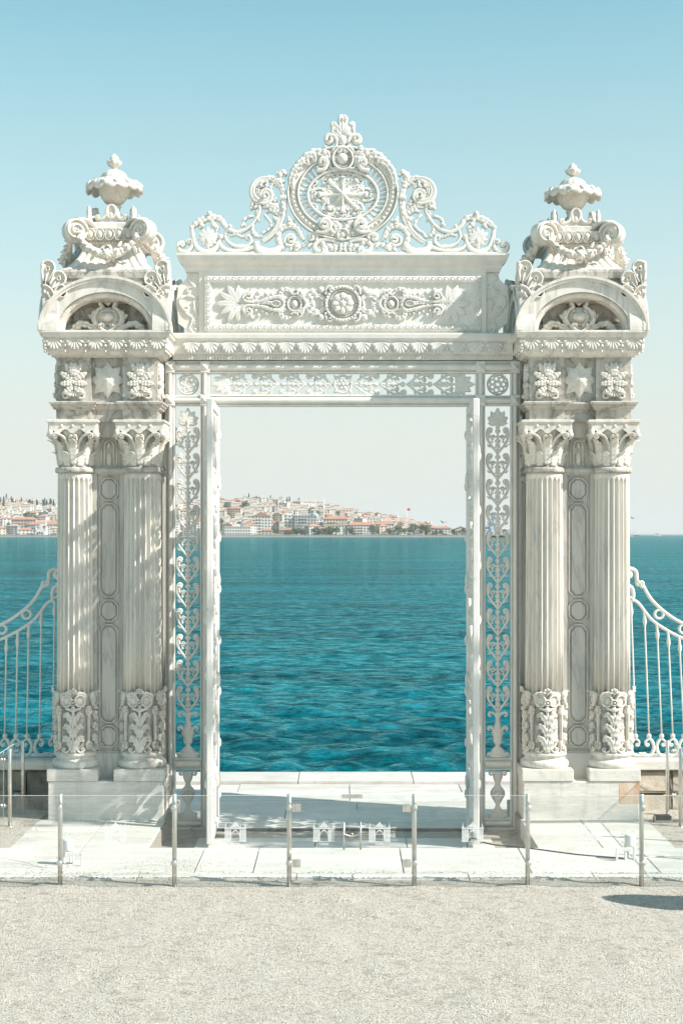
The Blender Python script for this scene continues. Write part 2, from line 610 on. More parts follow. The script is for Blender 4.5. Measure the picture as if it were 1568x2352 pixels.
def cr(ctrl, n=6):
    """Catmull-Rom through control points"""
    P = [ctrl[0]] + list(ctrl) + [ctrl[-1]]
    out = []
    for i in range(1, len(P) - 2):
        p0, p1, p2, p3 = P[i - 1], P[i], P[i + 1], P[i + 2]
        for k in range(n):
            t = k / n
            out.append(tuple(0.5 * (2 * p1[d] + (-p0[d] + p2[d]) * t + (2 * p0[d] - 5 * p1[d] + 4 * p2[d] - p3[d]) * t * t + (-p0[d] + 3 * p1[d] - 3 * p2[d] + p3[d]) * t ** 3) for d in range(len(p1))))
    out.append(tuple(ctrl[-1]))
    return out

def curl(pts, r, turns, side, shrink=0.3, step=0.35):
    """continue a polyline with an inward spiral"""
    a, b = pts[-2], pts[-1]
    ang = math.atan2(b[1] - a[1], b[0] - a[0])
    x, y = b
    out = list(pts)
    tot = turns * 2 * pi
    k = 0.0
    while k < tot:
        rr = r * (1 - (1 - shrink) * k / tot)
        ang += side * step
        x += math.cos(ang) * rr * step
        y += math.sin(ang) * rr * step
        out.append((x, y))
        k += step
    return out

def wts(n, *vals):
    out = []
    for i in range(n):
        t = i / (n - 1) * (len(vals) - 1)
        k = min(int(t), len(vals) - 2)
        out.append(vals[k] + (vals[k + 1] - vals[k]) * (t - k))
    return out

def scroll_geo(ctrl, w, r=0, turns=0, side=1, h=0.02, back=0.02, lobes=0, lside=0, groove=0.25, ball=0, n=5, w0=0.0, amp=.35):
    g = G()
    p = cr(ctrl, n)
    if turns:
        p = curl(p, r, turns, side)
    g.ribbon(p, wts(len(p), *w), h, back, lobes=lobes, side=lside, groove=groove, w0=w0, amp=amp)
    if ball:
        g.dome(p[-1][0], p[-1][1], ball, ball, h * 1.5, w0=w0, back=back, n=10, m=3)
    return g

def leaf_geo(L, W, h=0.03, lobes=4, bend=0.0, back=0.015, groove=0.45, tipcurl=0.0, n=14, amp=.42):
    """upright leaf: base at origin, growing along +v"""
    pts = [(bend * (i / n) ** 2, L * i / n) for i in range(n + 1)]
    w = [W * max(0.06, (math.sin(pi * min(1, 0.13 + 0.85 * (i / n))) ** 0.75)) for i in range(n + 1)]
    g = G()
    g.ribbon(pts, w, h, back, lobes=lobes, amp=amp, groove=groove)
    if tipcurl:
        def fn(x, y, z):
            t = max(0.0, min(1, z / L))
            if t < 0.6:
                return (x, y, z)
            k = (t - 0.6) / 0.4
            return (x, y - tipcurl * k * k, z - L * 0.12 * k * k)
        g.map(fn)
    return g

def star_geo(R0, R1, n, h, back=0.01):
    g = G()
    v = [(0, -h, 0)]
    for i in range(2 * n):
        a = pi / 2 + pi * i / n
        r = R0 if i % 2 == 0 else R1
        v.append((r * math.cos(a), -(0.004 if i % 2 == 0 else h * .32), r * math.sin(a)))
    for i in range(2 * n):
        a = pi / 2 + pi * i / n
        r = R0 if i % 2 == 0 else R1
        v.append((r * math.cos(a), back, r * math.sin(a)))
    f = []
    for i in range(2 * n):
        k = (i + 1) % (2 * n)
        f.append((0, 1 + i, 1 + k))
        f.append((1 + i, 1 + 2 * n + i, 1 + 2 * n + k, 1 + k))
    return g.add(v, f)

def shell_geo(W, H, ribs=7, h=0.03, up=False):
    """scallop shell: fan spreading downwards from its top centre (or up)"""
    g = G()
    n = ribs * 4
    v = [(0, -h * .6, 0)]
    for j, rr in enumerate((0.35, 0.7, 0.92, 1.0)):
        for i in range(n + 1):
            t = i / n
            a = pi * (1.04 + 0.92 * t) if not up else pi * (-.04 + 1.08 * t)
            rib = abs(math.sin(ribs * pi * t))
            sc = rr * (1 - 0.10 * (1 - rib) * (rr > .6))
            hh = h * (0.45 + 0.55 * rib) * math.sin(min(1, rr * 1.15) * pi / 2) * (1.0 if j < 3 else 0.25)
            v.append((W / 2 * sc * math.cos(a), -hh, H * sc * math.sin(a)))
    f = []
    for i in range(n):
        f.append((0, 1 + i, 2 + i))
        for j in range(3):
            b = 1 + j * (n + 1)
            f.append((b + i, b + n + 1 + i, b + n + 2 + i, b + i + 1))
    return g.add(v, f)
# ------------------------------------------------------------------ ground, paving, quay, sea
GY = 20.95            # depth of the gate plane
GZ, PZV = 0.10, 0.12  # gravel and marble paving levels
FZ = -0.10            # threshold and quay level
random.seed(3)

def sheet(name, x0, x1, y0, y1, z, mat, nx=1, ny=1, bumpf=None):
    v, f = [], []
    for j in range(ny + 1):
        for i in range(nx + 1):
            x = x0 + (x1 - x0) * i / nx; y = y0 + (y1 - y0) * j / ny
            v.append((x, y, z + (bumpf(x, y) if bumpf else 0)))
    for j in range(ny):
        for i in range(nx):
            a = j * (nx + 1) + i
            f.append((a, a + 1, a + nx + 2, a + nx + 1))
    return mesh(name, v, f, mat)

GS = []
for i in range(16):
    l_ = random.uniform(.22, 1.1); th_ = random.uniform(0, 2 * pi)
    GS.append((.0032 * l_ ** .6, 2 * pi / l_ * math.cos(th_), 2 * pi / l_ * math.sin(th_), random.uniform(0, 6.28)))
def gb(x, y):
    return 0.012 * math.sin(x * 1.7 + 1.1 * math.sin(y * 1.3)) * math.sin(y * 2.1 + x * .4) + 0.006 * math.sin(x * 5.1 + y * 3.3) - 0.012 + sum(a_ * math.sin(kx_ * x + ky_ * y + p_) for a_, kx_, ky_, p_ in GS)
gr = O('gravel_ground', sheet('gravel_ground', -60, 60, -40, 16.78, GZ, 'gravel'))
tag(gr, kind='structure')
def gnoise(x, y):
    return gb(x, y) + 0.012
g1 = O('gravel_forecourt', sheet('gravel_forecourt', -9, 9, 10.5, 16.82, GZ + 0.012, 'gravel', 300, 130, gb))
tag(g1, kind='structure')
for sx in (-1, 1):
    s = O('gravel_verge', sheet('gravel_verge', *sorted((sx * 3.9, sx * 40)), 16.76, 21.0, GZ + 0.016, 'gravel'))
    tag(s, kind='structure')

# marble paving: strip in front of the threshold and a bed before each pillar
pav = O('marble_paving', G().box(-4.6, 4.6, 16.70, 18.36, -0.5, PZV - 0.03).box(-3.9, -2.27, 18.36, 21.9, -0.5, PZV - 0.03).box(2.29, 3.92, 18.36, 21.9, -0.5, PZV - 0.03).me('marble_paving', 'soil', False))
tag(pav, kind='structure')
def slab(x0, x1, y0, y1, z1, parent, mat='paving', name='slab', th=0.09):
    j = 0.006
    g = G().box(x0 + j, x1 - j, y0 + j, y1 - j, z1 - th, z1 + random.uniform(-.003, .003), 0.006)
    return O(name, g.me(name, mat, False), parent)
xs = [-4.6, -3.05, -1.62, -.98, .66, 2.05, 3.45, 4.6]
for a, b in zip(xs[:-1], xs[1:]):
    slab(a, b, 17.03, 18.38, PZV, pav)
xs = [-4.6, -3.6, -2.2, -.5, .1, 1.35, 2.7, 4.6]
for a, b in zip(xs[:-1], xs[1:]):
    slab(a, b, 16.73, 17.03, PZV - .004, pav)
for sx in (-1, 1):
    e0, e1, e2 = 2.28, 3.05, 3.91
    for (a, b) in ((e0, e1), (e1, e2)):
        x0, x1 = sorted((sx * a, sx * b))
        ys = [18.38, 19.25 if a == e0 else 19.45, 20.22]
        for y0, y1 in zip(ys[:-1], ys[1:]):
            slab(x0, x1, y0, y1, PZV, pav, th=0.24)

# threshold floor and quay
qb = O('quay', G().box(-40, 40, 20.4, 24.5, -3.0, FZ - 0.04).box(-40, 40, 24.5, 25.35, -3.0, FZ - 0.04).me('quay', 'quay', False))
tag(qb, kind='structure')
ys = [20.75, 21.45, 22.2, 23.0, 23.75, 24.45]
for r_, (y0, y1) in enumerate(zip(ys[:-1], ys[1:])):
    x = -7.2 + (r_ % 2) * 0.7
    while x < 7.0:
        w = random.choice((1.3, 1.7, 2.2, 2.6))
        slab(x, x + w, y0, y1, FZ - 0.005 + random.uniform(-.006, .006), qb, 'quay', 'quay_slab', 0.05)
        x += w
x = -8.0
while x < 8:
    w = random.choice((1.8, 2.3, 2.7))
    slab(x, x + w, 24.45, 25.38, FZ + 0.05, qb, 'quay', 'kerb_stone', 0.5)
    x += w
thr = O('threshold_floor', sheet('threshold_floor', -2.32, 2.32, 18.30, 20.76, FZ - 0.02, 'soil', 40, 20, lambda x, y: .01 * math.sin(9 * x) * math.sin(7 * y)))
tag(thr, kind='structure')
xs = [-1.85, -.35, .8, 1.9]
for i, (a, b) in enumerate(zip(xs[:-1], xs[1:])):
    slab(a, b, 19.0 + .05 * i, 20.1, FZ + 0.004, thr, 'quay', 'threshold_slab', 0.05)
O('gate_track', G().box(-1.75, 1.75, 20.66, 20.73, FZ - .03, FZ + .012).me('gate_track', 'rubber', False), thr)

# loose pebbles kicked over the paving
pr_ = random.Random(17)
v, f = [], []
spots = [(-1.95, 17.35, .35, .16, 330), (-2.7, 16.98, .5, .10, 420), (-3.3, 17.2, .3, .2, 120), (2.35, 17.5, .4, .25, 160), (1.1, 17.06, .8, .03, 170), (-.4, 17.05, .7, .03, 150), (3.0, 17.04, .6, .03, 130), (0, 17.6, 3.5, .6, 330), (3.1, 19.2, .6, .5, 110), (-3.1, 19.2, .6, .5, 90)]
for (cx_, cy_, sx_, sy_, n_) in spots + [(x_ * .5 - 4.2, 16.77, .3, .025, 90) for x_ in range(17)]:
    for i in range(n_):
        x, y = pr_.gauss(cx_, sx_), pr_.gauss(cy_, sy_)
        if abs(x) > 4.5 or y < 16.6 or y > 20.15 or (y > 18.36 and not 2.3 < abs(x) < 3.88):
            continue
        r_ = pr_.uniform(.004, .010)
        z = PZV + r_ * .4
        b = len(v)
        v += [(x - r_, y, z), (x + r_, y + r_ * .3, z), (x, y - r_ * .9, z), (x + r_ * .2, y + r_, z), (x, y, z - r_ * .6), (x, y, z + r_ * .7)]
        f += [tuple(b + q for q in t_) for t_ in ((0, 2, 5), (2, 1, 5), (1, 3, 5), (3, 0, 5), (2, 0, 4), (1, 2, 4), (3, 1, 4), (0, 3, 4))]
tag(O('loose_gravel', mesh('loose_gravel', v, f, 'gravel', False)), 'loose gravel pebbles spilled over the marble paving', kind='stuff')

# the sea: one wave-shaped sheet from the quay to the horizon
SEA = -0.9
nr, nc = 760, 380
d = 25.3 * (14000 / 25.3) ** (np.linspace(0, 1, nr) ** 1.12)
a = np.linspace(-1, 1, nc)
a = np.sign(a) * (0.30 * np.abs(a) + 0.75 * np.abs(a) ** 6)
DD, AA = np.meshgrid(d, a, indexing='ij')
XX = DD * AA
YY = DD.copy()
ZZ = np.zeros_like(XX)
rs = np.random.RandomState(5)
cell = np.maximum(np.gradient(d)[:, None] * np.ones_like(AA), DD * 0.0016 * 1.0)
for i in range(130):
    lam = 0.18 * (3.2 / 0.18) ** (rs.rand() ** 1.0)
    th = rs.normal(-0.15, 0.55)
    kx, ky = math.sin(th) * 2 * pi / lam, math.cos(th) * 2 * pi / lam
    ph = rs.rand() * 2 * pi
    amp = 0.0135 * lam ** 0.85 * (1 if lam < .8 else (.8 / lam) ** .8)
    fade = np.clip((lam / cell - 2.0) / 3.0, 0, 1)
    wv = np.sin(kx * XX + ky * YY + ph + 0.6 * np.sin(XX * .13 + YY * .09 + ph))
    ZZ += amp * fade * (1 - 2 * (0.5 - 0.5 * wv) ** 0.8)
V = np.stack([XX, YY, SEA + ZZ], -1).reshape(-1, 3)
idx = np.arange(nr * nc).reshape(nr, nc)
Q = np.stack([idx[:-1, :-1], idx[:-1, 1:], idx[1:, 1:], idx[1:, :-1]], -1).reshape(-1, 4)
me = bpy.data.meshes.new('sea')
me.vertices.add(len(V)); me.vertices.foreach_set('co', V.ravel().astype(np.float32))
me.loops.add(Q.size); me.loops.foreach_set('vertex_index', Q.ravel().astype(np.int32))
me.polygons.add(len(Q)); me.polygons.foreach_set('loop_start', np.arange(0, Q.size, 4, dtype=np.int32))
me.polygons.foreach_set('loop_total', np.full(len(Q), 4, dtype=np.int32))
me.polygons.foreach_set('use_smooth', np.ones(len(Q), dtype=bool))
me.materials.append(M['sea'])
me.update(); me.validate()
tag(O('sea', me), kind='structure')

# ------------------------------------------------------------------ marble pillars
def rz(k, u, y, z):
    a = k * pi / 2
    return (u * math.cos(a) - y * math.sin(a), u * math.sin(a) + y * math.cos(a), z)
def place(name, me, parent, u, yf, z, k=0, roll=0.0, sc=(1, 1, 1)):
    """put an ornament on side k of a square body: u across, yf out from the middle, z up"""
    o = O(name, me, parent, rz(k, u, -yf, z), (0, 0, 0), sc)
    o.rotation_euler = (Matrix.Rotation(k * pi / 2, 4, 'Z') @ Matrix.Rotation(-roll, 4, 'Y')).to_euler()
    return o
def flower_geo(r, h, petals=6, back=0.01):
    g = G()
    g.dome(0, 0, r, r, h * .7, back=back, n=petals * 4, m=4, fn=lambda b: 0.80 + 0.20 * abs(math.sin(petals * b / 2)))
    g.dome(0, 0, r * .38, r * .38, h * 1.15, back=back, n=10, m=3)
    return g

MC = 'marble_carved'
ME = {}
ME['flower'] = flower_geo(0.05, 0.03).me('flower', MC)
ME['flower_big'] = flower_geo(0.088, 0.095, 7, 0.05).me('flower_big', MC)
ME['bud'] = G().dome(0, 0, .055, .055, .06, back=.05, n=12, m=4, fn=lambda b: 0.84 + .16 * abs(math.sin(2.5 * b))).me('bud', MC)
ME['shell'] = shell_geo(0.25, 0.155, 7, 0.032).me('shell', MC)
ME['drop'] = G().ring(0, 0, .026, .026, .011, .018, n=12).dome(0, -.06, .02, .026, .02, n=8, m=3).me('drop', MC)
ME['leaf_a'] = leaf_geo(0.20, 0.062, 0.035, 4).me('leaf_a', MC)
ME['leaf_b'] = leaf_geo(0.16, 0.05, 0.04, 3, bend=0.04).me('leaf_b', MC)
ME['ringo'] = G().ring(0, 0, .055, .055, .012, .03, n=20).dome(0, 0, .026, .034, .04, n=12).me('ringo', MC)
ME['curl'] = scroll_geo([(0, 0), (.03, .05), (.06, .07)], (.018, .016, .006), .035, 1.1, -1, .03, lobes=0).me('curl', MC)
ME['lip'] = shell_geo(0.30, 0.075, 9, 0.07).me('lip', MC)
ME['star'] = star_geo(0.245, 0.16, 8, 0.095).me('star', MC, False)
ME['star_oval'] = G().ring(0, 0, .024, .031, .005, .012, n=16).dome(0, 0, .018, .025, .014, n=10, m=3).me('star_oval', MC)

# pieces wrapped round the carved sleeve of a column
RS = 0.258
def wrap(g, R=RS):
    return g.map(lambda x, y, z: ((R - y) * math.sin(x / R), -(R - y) * math.cos(x / R), z))
SL = {}
SL['stem'] = wrap(scroll_geo([(0, 0), (0, .2), (0, .42), (0, .60)], (.045, .014, .016, .03), h=0.041)).me('sleeve_stem', MC)
SL['leaf1'] = wrap(scroll_geo([(.015, .02), (.04, .13), (.095, .19), (.13, .13)], (.03, .055, .05, .012), h=0.061, lobes=5, groove=.5, n=5)).me('sleeve_leaf1', MC)
SL['leaf2'] = wrap(scroll_geo([(.012, .19), (.035, .29), (.085, .345), (.125, .30)], (.022, .05, .045, .012), h=0.061, lobes=5, groove=.5)).me('sleeve_leaf2', MC)
SL['leaf3'] = wrap(scroll_geo([(.012, .34), (.035, .43), (.085, .495), (.12, .45)], (.02, .045, .042, .012), h=0.061, lobes=4, groove=.5)).me('sleeve_leaf3', MC)
SL['lobe'] = wrap(G().ring(.085, .665, .062, .072, .016, .042, n=24).dome(.085, .665, .05, .06, .02, n=16)).me('sleeve_lobe', MC)
SL['rosette'] = wrap(G().ring(0, .645, .034, .034, .011, .055, n=16).dome(0, .645, .02, .02, .06)).me('sleeve_rosette', MC)
SL['shellet'] = wrap(G().add(*(lambda q: ([(x, y - .02, z + .765) for x, y, z in q.v], q.f))(shell_geo(.11, .07, 5, .05, True)))).me('sleeve_shell', MC)
SL['lip'] = wrap(scroll_geo([(-.10, .575), (0, .548), (.10, .575)], (.012, .036, .012), h=0.068, lobes=7)).me('sleeve_lip', MC)
SL['hang'] = wrap(G().add(*(lambda q: (q.v, q.f))(scroll_geo([(.20, .05), (.20, .25), (.20, .47), (.20, .60)], (.012, .009, .016, .03), h=0.054))).ring(.20, .09, .032, .05, .010, .045, n=16).ring(.20, .53, .034, .045, .011, .045, n=16).dome(.20, .08, .018, .03, .05)).me('sleeve_pendant', MC)
SL['curlet'] = wrap(scroll_geo([(.05, .03), (.09, .0), (.13, .02)], (.016, .014, .006), .022, 1.0, 1, .04)).me('sleeve_curl', MC)
SL['crownlet'] = wrap(scroll_geo([(.04, .735), (.085, .765), (.14, .75), (.155, .70)], (.02, .03, .026, .012), .02, .8, -1, .05, lobes=4)).me('sleeve_scroll', MC)

# capital pieces round the bell
def bell(z):
    t = max(0, min(1, (z - 4.67) / 0.5))
    return 0.228 + 0.03 * t + 0.06 * t * t
def wrapb(g, z0):
    def fn(x, y, z):
        r = bell(z + z0) - y
        a = x / 0.25
        return (r * math.sin(a), -r * math.cos(a), z + z0)
    return g.map(fn)
CP = {}
CP['leaf_low'] = wrapb(leaf_geo(.215, .082, .03, 5, tipcurl=.075, n=16), 4.68).me('capital_leaf_low', MC)
CP['leaf_high'] = wrapb(leaf_geo(.375, .078, .04, 7, tipcurl=.10, n=20), 4.70).me('capital_leaf_high', MC)
def tilt(g):
    return g.map(lambda x, y, z: (x, y - .20 - .34 * max(0, z - 4.8) - .25 * abs(x) * max(0, z - 4.85), z))
CP['helix'] = tilt(scroll_geo([(.055, 4.84), (.07, 4.96), (.13, 5.06), (.22, 5.095)], (.016, .018, .02, .012), .032, 1.15, -1, .035, ball=.012)).me('capital_helix', MC)
CP['helix_in'] = tilt(scroll_geo([(.055, 4.88), (.05, 5.0), (.045, 5.06)], (.012, .013, .008), .02, 1.0, 1, .035, ball=.01)).me('capital_helix_inner', MC)
wav = [(-.30, 5.238), (-.30, 5.11)] + [(-.28 + .56 * i / 28, 5.125 + .028 * math.cos(6 * pi * i / 28)) for i in range(29)] + [(.30, 5.11), (.30, 5.238)]
CP['fascia'] = G().prism(wav, 0.0, 0.03).me('capital_fascia', MC, False)
CP['knob'] = flower_geo(.024, .02, 5).me('capital_flower', MC)
CP['horn'] = G().add(*(lambda q: (q.v, q.f))(G().tube([(0, 0, 0), (0, 0, .10)], .038, 12))).dome(0, 0, .01, .01, .01).me('capital_horn', MC)

NF = 22
def flute(r, z, a):
    k = a * NF / (2 * pi) + 0.5
    fr = abs(k - math.floor(k) - 0.5) * 2          # 0 in the flute middle, 1 on the fillet
    dep = 0.0
    if fr < 0.74:
        dep = math.sqrt(1 - (fr / .74) ** 2)
    top = 4.53 - 0.0
    if z > top - .07:
        lim = math.sqrt(max(0, 1 - ((z - (top - .07)) / .07) ** 2)) if z < top else 0
        dep = dep if fr < .74 * lim else 0
    e = 0.012 if 0.80 < fr < 0.9 else 0
    return r - 0.044 * dep - 0.3 * e
zr = [1.70, 2.4, 3.2, 4.0, 4.40, 4.46, 4.47, 4.485, 4.50, 4.515, 4.53, 4.56, 4.60]
shaft_me = G().lathe([(0.256 - 0.014 * (z - 1.7) / 2.9, z) for z in zr], NF * 12, flute).me('shaft', 'marble_shaft')
base_prof = [(.30, .768), (.312, .785), (.318, .815), (.312, .845), (.298, .862), (.280, .868), (.262, .885), (.258, .902), (.266, .915), (.282, .920), (.290, .935), (.288, .955), (.274, .968), (.262, .975)]
base_me = G().lathe(base_prof, 40).me('base', 'marble')
sleeve_me = G().lathe([(.262, .970), (.25, .985), (.238, .995), (.238, 1.70), (.242, 1.72), (.236, 1.73)], 48).me('sleeve', 'marble_soot_shade')
bell_me = G().lathe([(.268, 4.598), (.275, 4.615), (.275, 4.65), (.262, 4.668)] + [(bell(4.67 + .5 * i / 8), 4.67 + .5 * i / 8) for i in range(9)], 40).me('capital', 'marble_soot_shade')
abacus_me = G().sqloft([(.295, 5.15), (.30, 5.20), (.315, 5.225), (.322, 5.24), (.335, 5.245), (.335, 5.268), (.325, 5.275)]).me('abacus', 'marble', False)

def column(P, x, y):
    O('plinth_block', G().box(x - .33, x + .33, y - .33, y + .33, .612, .767, .008).me('plinth_block', 'marble_pedestal', False), P)
    O('column_base', base_me, P, (x, y, 0))
    s = O('carved_sleeve', sleeve_me, P, (x, y, 0))
    for k in range(4):
        a = (0, 0, k * pi / 2)
        for nm, key in (('stem', 'stem'), ('rosette', 'rosette'), ('shell', 'shellet'), ('lip', 'lip'), ('pendant', 'hang')):
            O(nm, SL[key], s, (0, 0, .975), a)
        for key, nm in (('leaf1', 'leaf'), ('leaf2', 'leaf'), ('leaf3', 'leaf'), ('lobe', 'cartouche_lobe'), ('curlet', 'scroll'), ('crownlet', 'scroll')):
            for m in (1, -1):
                O(nm, SL[key], s, (0, 0, .975), a, (m, 1, 1))
    O('column_shaft', shaft_me, P, (x, y, 0))
    c = O('capital', bell_me, P, (x, y, 0))
    for k in range(8):
        O('leaf', CP['leaf_low'], c, (0, 0, 0), (0, 0, k * pi / 4 + pi / 8))
        O('leaf', CP['leaf_high'], c, (0, 0, 0), (0, 0, k * pi / 4))
    for k in range(4):
        a = (0, 0, k * pi / 2)
        for m in (1, -1):
            O('helix', CP['helix'], c, (0, 0, 0), a, (m, 1, 1))
            O('helix', CP['helix_in'], c, (0, 0, 0), a, (m, 1, 1))
        O('fascia', CP['fascia'], c, rz(k, 0, -.285, 0), a)
        for u in (-.14, 0, .14):
            place('flower', CP['knob'], c, u, .315, 5.195, k)
        h = O('corner_scroll', CP['horn'], c, rz(k, -.285, -.285, 5.05), (0, 0, k * pi / 2))
        h.scale = (1, 1, 1)
    O('abacus', abacus_me, P, (x, y, 0))

def block_frame(P):
    # bed blocks, moulding and the carved blocks over every column
    for sx in (-1, 1):
        for sy in (-1, 1):
            x, y = sx * .43, sy * .43
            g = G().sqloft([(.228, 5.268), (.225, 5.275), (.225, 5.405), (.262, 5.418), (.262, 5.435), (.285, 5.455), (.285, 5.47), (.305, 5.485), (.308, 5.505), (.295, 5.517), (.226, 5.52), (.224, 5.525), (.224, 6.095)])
            O('entablature_block', g.map(lambda a, b, c, x=x, y=y: (a + x, b + y, c)).me('entablature_block', 'marble_soot_shade', False), P)
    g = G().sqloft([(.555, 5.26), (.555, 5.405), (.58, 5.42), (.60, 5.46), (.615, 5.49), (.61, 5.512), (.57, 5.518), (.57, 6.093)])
    f = O('frieze_core', g.me('frieze_core', 'marble_soot_shade', False), P)
    for k in range(4):
        place('star', ME['star'], f, 0, .572, 5.80, k)
        for i in range(8):
            a = pi / 2 + i * pi / 4
            place('star_boss', ME['star_oval'], f, .155 * math.cos(a), .592, 5.80 + .155 * math.sin(a), k, roll=a - pi / 2)

mask_parts = []
def masks(P):
    for k in range(4):
        for u0 in (-.43, .43):
            z0 = 5.53
            lf = ME['leaf_a']; lb = ME['leaf_b']
            for m in (1, -1):
                for (du, dz, ang, L, W, y) in ((.0, .30, -30, 1.10, 1.0, .0), (.01, .26, -58, 1.0, .95, .012), (.01, .22, -92, .85, .95, .016), (.01, .17, -124, .85, .95, .012), (.0, .31, -9, .95, .95, .022), (.0, .10, -75, .6, .8, .0)):
                    place('leaf', lf, P, u0 + m * du, .657 + y, z0 + dz, k, roll=-R(ang) * m * -1, sc=(W * m * .92, 1.25, L * .98))
                place('scroll', ME['curl'], P, u0 + m * .03, .66, z0 + .10, k, sc=(m, 1, -1))
            place('boss', ME['ringo'], P, u0, .665, z0 + .235, k)
            place('lip', ME['lip'], P, u0, .655, z0 + .115, k)
            place('bud', ME['bud'], P, u0, .66, z0 + .345, k, sc=.5)

def octagons(P, core):
    # framed octagonal and long panels sunk into each face of the core
    def frame_geo(poly, w, h):
        g = G()
        pts = poly + [poly[0], poly[1]]
        for a, b in zip(poly, poly[1:] + poly[:1]):
            g.ribbon([a, ((a[0] + b[0]) / 2, (a[1] + b[1]) / 2), b], w, h, .01, sec=(-1, -.6, .6, 1))
        return g
    hw, c = .118, .072
    def octa(z0, z1):
        return [(-hw, z0 + c), (-hw + c, z0), (hw - c, z0), (hw, z0 + c), (hw, z1 - c), (hw - c, z1), (-hw + c, z1), (-hw, z1 - c)]
    spans = [(1.02, 1.30), (1.34, 2.62), (2.66, 2.94), (2.98, 4.20), (4.24, 4.53)]
    outer = frame_geo([(-.14, .98), (.14, .98), (.14, 4.57), (-.14, 4.57)], .014, .02)
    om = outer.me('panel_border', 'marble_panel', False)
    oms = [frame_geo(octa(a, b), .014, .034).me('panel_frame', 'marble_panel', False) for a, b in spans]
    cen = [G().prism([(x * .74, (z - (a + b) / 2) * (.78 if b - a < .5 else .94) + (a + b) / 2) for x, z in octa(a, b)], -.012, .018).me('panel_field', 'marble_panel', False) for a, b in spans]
    nich = G()
    nich.ribbon([(-.06, 4.70), (-.06, 4.95)] + [(-.06 * math.cos(t), 4.95 + .07 * math.sin(t)) for t in np.linspace(.2, pi - .2, 10)] + [(.06, 4.95), (.06, 4.70)], .012, .02, .01)
    nich.dome(0, 4.78, .036, .09, .02)
    nich.dome(0, 4.96, .028, .05, .035, fn=lambda b: .8 + .2 * abs(math.sin(2 * b)))
    nich.ribbon([(-.10, 4.68), (-.10, 5.02)], .01, .016, .01)
    nich.ribbon([(.10, 4.68), (.10, 5.02)], .01, .016, .01)
    nm = nich.me('niche', MC)
    for k in range(4):
        place('panel_border', om, core, 0, .462, 0, k)
        for a in oms:
            place('panel_frame', a, core, 0, .462, 0, k)
        for a in cen:
            place('panel_field', a, core, 0, .462, 0, k)
        place('niche', nm, core, 0, .462, 0, k, sc=(1, 1.6, 1))

def ell(rx, ry, n=40, a0=0, a1=pi):
    return [(rx * math.cos(a0 + (a1 - a0) * i / n), ry * math.sin(a0 + (a1 - a0) * i / n)) for i in range(n + 1)]
def arch_ring(ro, ri, y0, y1, n=40):
    """half-ellipse band between radii ro and ri, from depth y0 (front) to y1"""
    g = G()
    A, B = ell(*ro, n), ell(*ri, n)
    v = []
    for p, q in zip(A, B):
        v += [(p[0], y0, p[1]), (p[0], y1, p[1]), (q[0], y1, q[1]), (q[0], y0, q[1])]
    f = []
    for i in range(n):
        a = i * 4; b = a + 4
        for j in range(4):
            k = (j + 1) % 4
            f.append((a + j, a + k, b + k, b + j))
    f += [(0, 1, 2, 3), (n * 4 + 3, n * 4 + 2, n * 4 + 1, n * 4)]
    return g.add(v, f)

def fan_geo():
    """quarter fan: a scalloped plate with raised rims, stalks and eyes, for the roof corners"""
    g = G()
    lobes = ((80, .46, .085), (50, .40, .085), (20, .33, .075))
    out = [(0, 0)]
    for a, l, w in lobes[::-1]:
        c = (l * math.cos(R(a)), l * math.sin(R(a)))
        pts = [(c[0] * .45 + w * .35 * math.sin(R(a)), c[1] * .45 - w * .35 * math.cos(R(a)))]
        for k in range(9):
            b = R(a - 95 + 190 * k / 8)
            pts.append((c[0] - .08 * math.cos(R(a)) + w * math.cos(b), c[1] - .08 * math.sin(R(a)) + w * math.sin(b)))
        pts.append((c[0] * .45 - w * .35 * math.sin(R(a)), c[1] * .45 + w * .35 * math.cos(R(a))))
        g.prism(pts, -.06, .0)
        g.ribbon(cr(pts, 3), .013, .028, .01)
        q = [(c[0] * t, c[1] * t) for t in (.3, .5, .66)]
        g.ribbon(q, .009, .03, .01)
        g.ring(c[0] * .80, c[1] * .80, .022, .026, .008, .03, n=14)
    g.prism([(0, 0), (.17, 0), (.15, .1), (.1, .15), (0, .19)], -.06, .004)
    g.ring(0, 0, .15, .16, .017, .035, n=12, a0=0.05, a1=pi / 2)
    for i in range(3):
        a = R(75 - i * 30)
        g.dome(.085 * math.cos(a), .085 * math.sin(a), .025, .032, .03, n=8, m=3)
    return g
fan_me = fan_geo().me('fan', MC)

def cartouche_geo():
    g = G()
    pts = cr([(-.10, .10), (-.135, .20), (-.10, .30), (-.06, .34), (-.075, .40), (-.04, .445), (0, .455), (.04, .445), (.075, .40), (.06, .34), (.10, .30), (.135, .20), (.10, .10), (0, .055), (-.10, .10)], 5)
    g.ribbon(pts, .026, .05, .03)
    g.dome(0, .20, .12, .15, .03)
    g.dome(0, .205, .078, .078, .09, n=20, m=6)
    for i in range(5):
        a = R(50 + 20 * i)
        g.ribbon([(0, .36), (.07 * math.cos(a), .36 + .08 * math.sin(a))], [.006, .012], .05, .02)
    return g
cart_me = cartouche_geo().me('cartouche', MC)
acan_me = scroll_geo([(.02, .045), (.10, .04), (.19, .10), (.27, .12), (.325, .06)], (.03, .045, .06, .05, .02), .04, .55, -1, .06, .03, lobes=9, groove=.5).me('acanthus', MC)
acan2_me = scroll_geo([(.10, .14), (.15, .20), (.19, .25)], (.02, .04, .01), 0, 0, 1, .05, .03, lobes=4, groove=.5).me('acanthus_small', MC)
arm_me = scroll_geo([(.115, .08), (.15, .19), (.13, .28), (.085, .31)], (.02, .03, .026, .012), .025, .8, 1, .055, .03, lobes=5).me('acanthus_arm', MC)
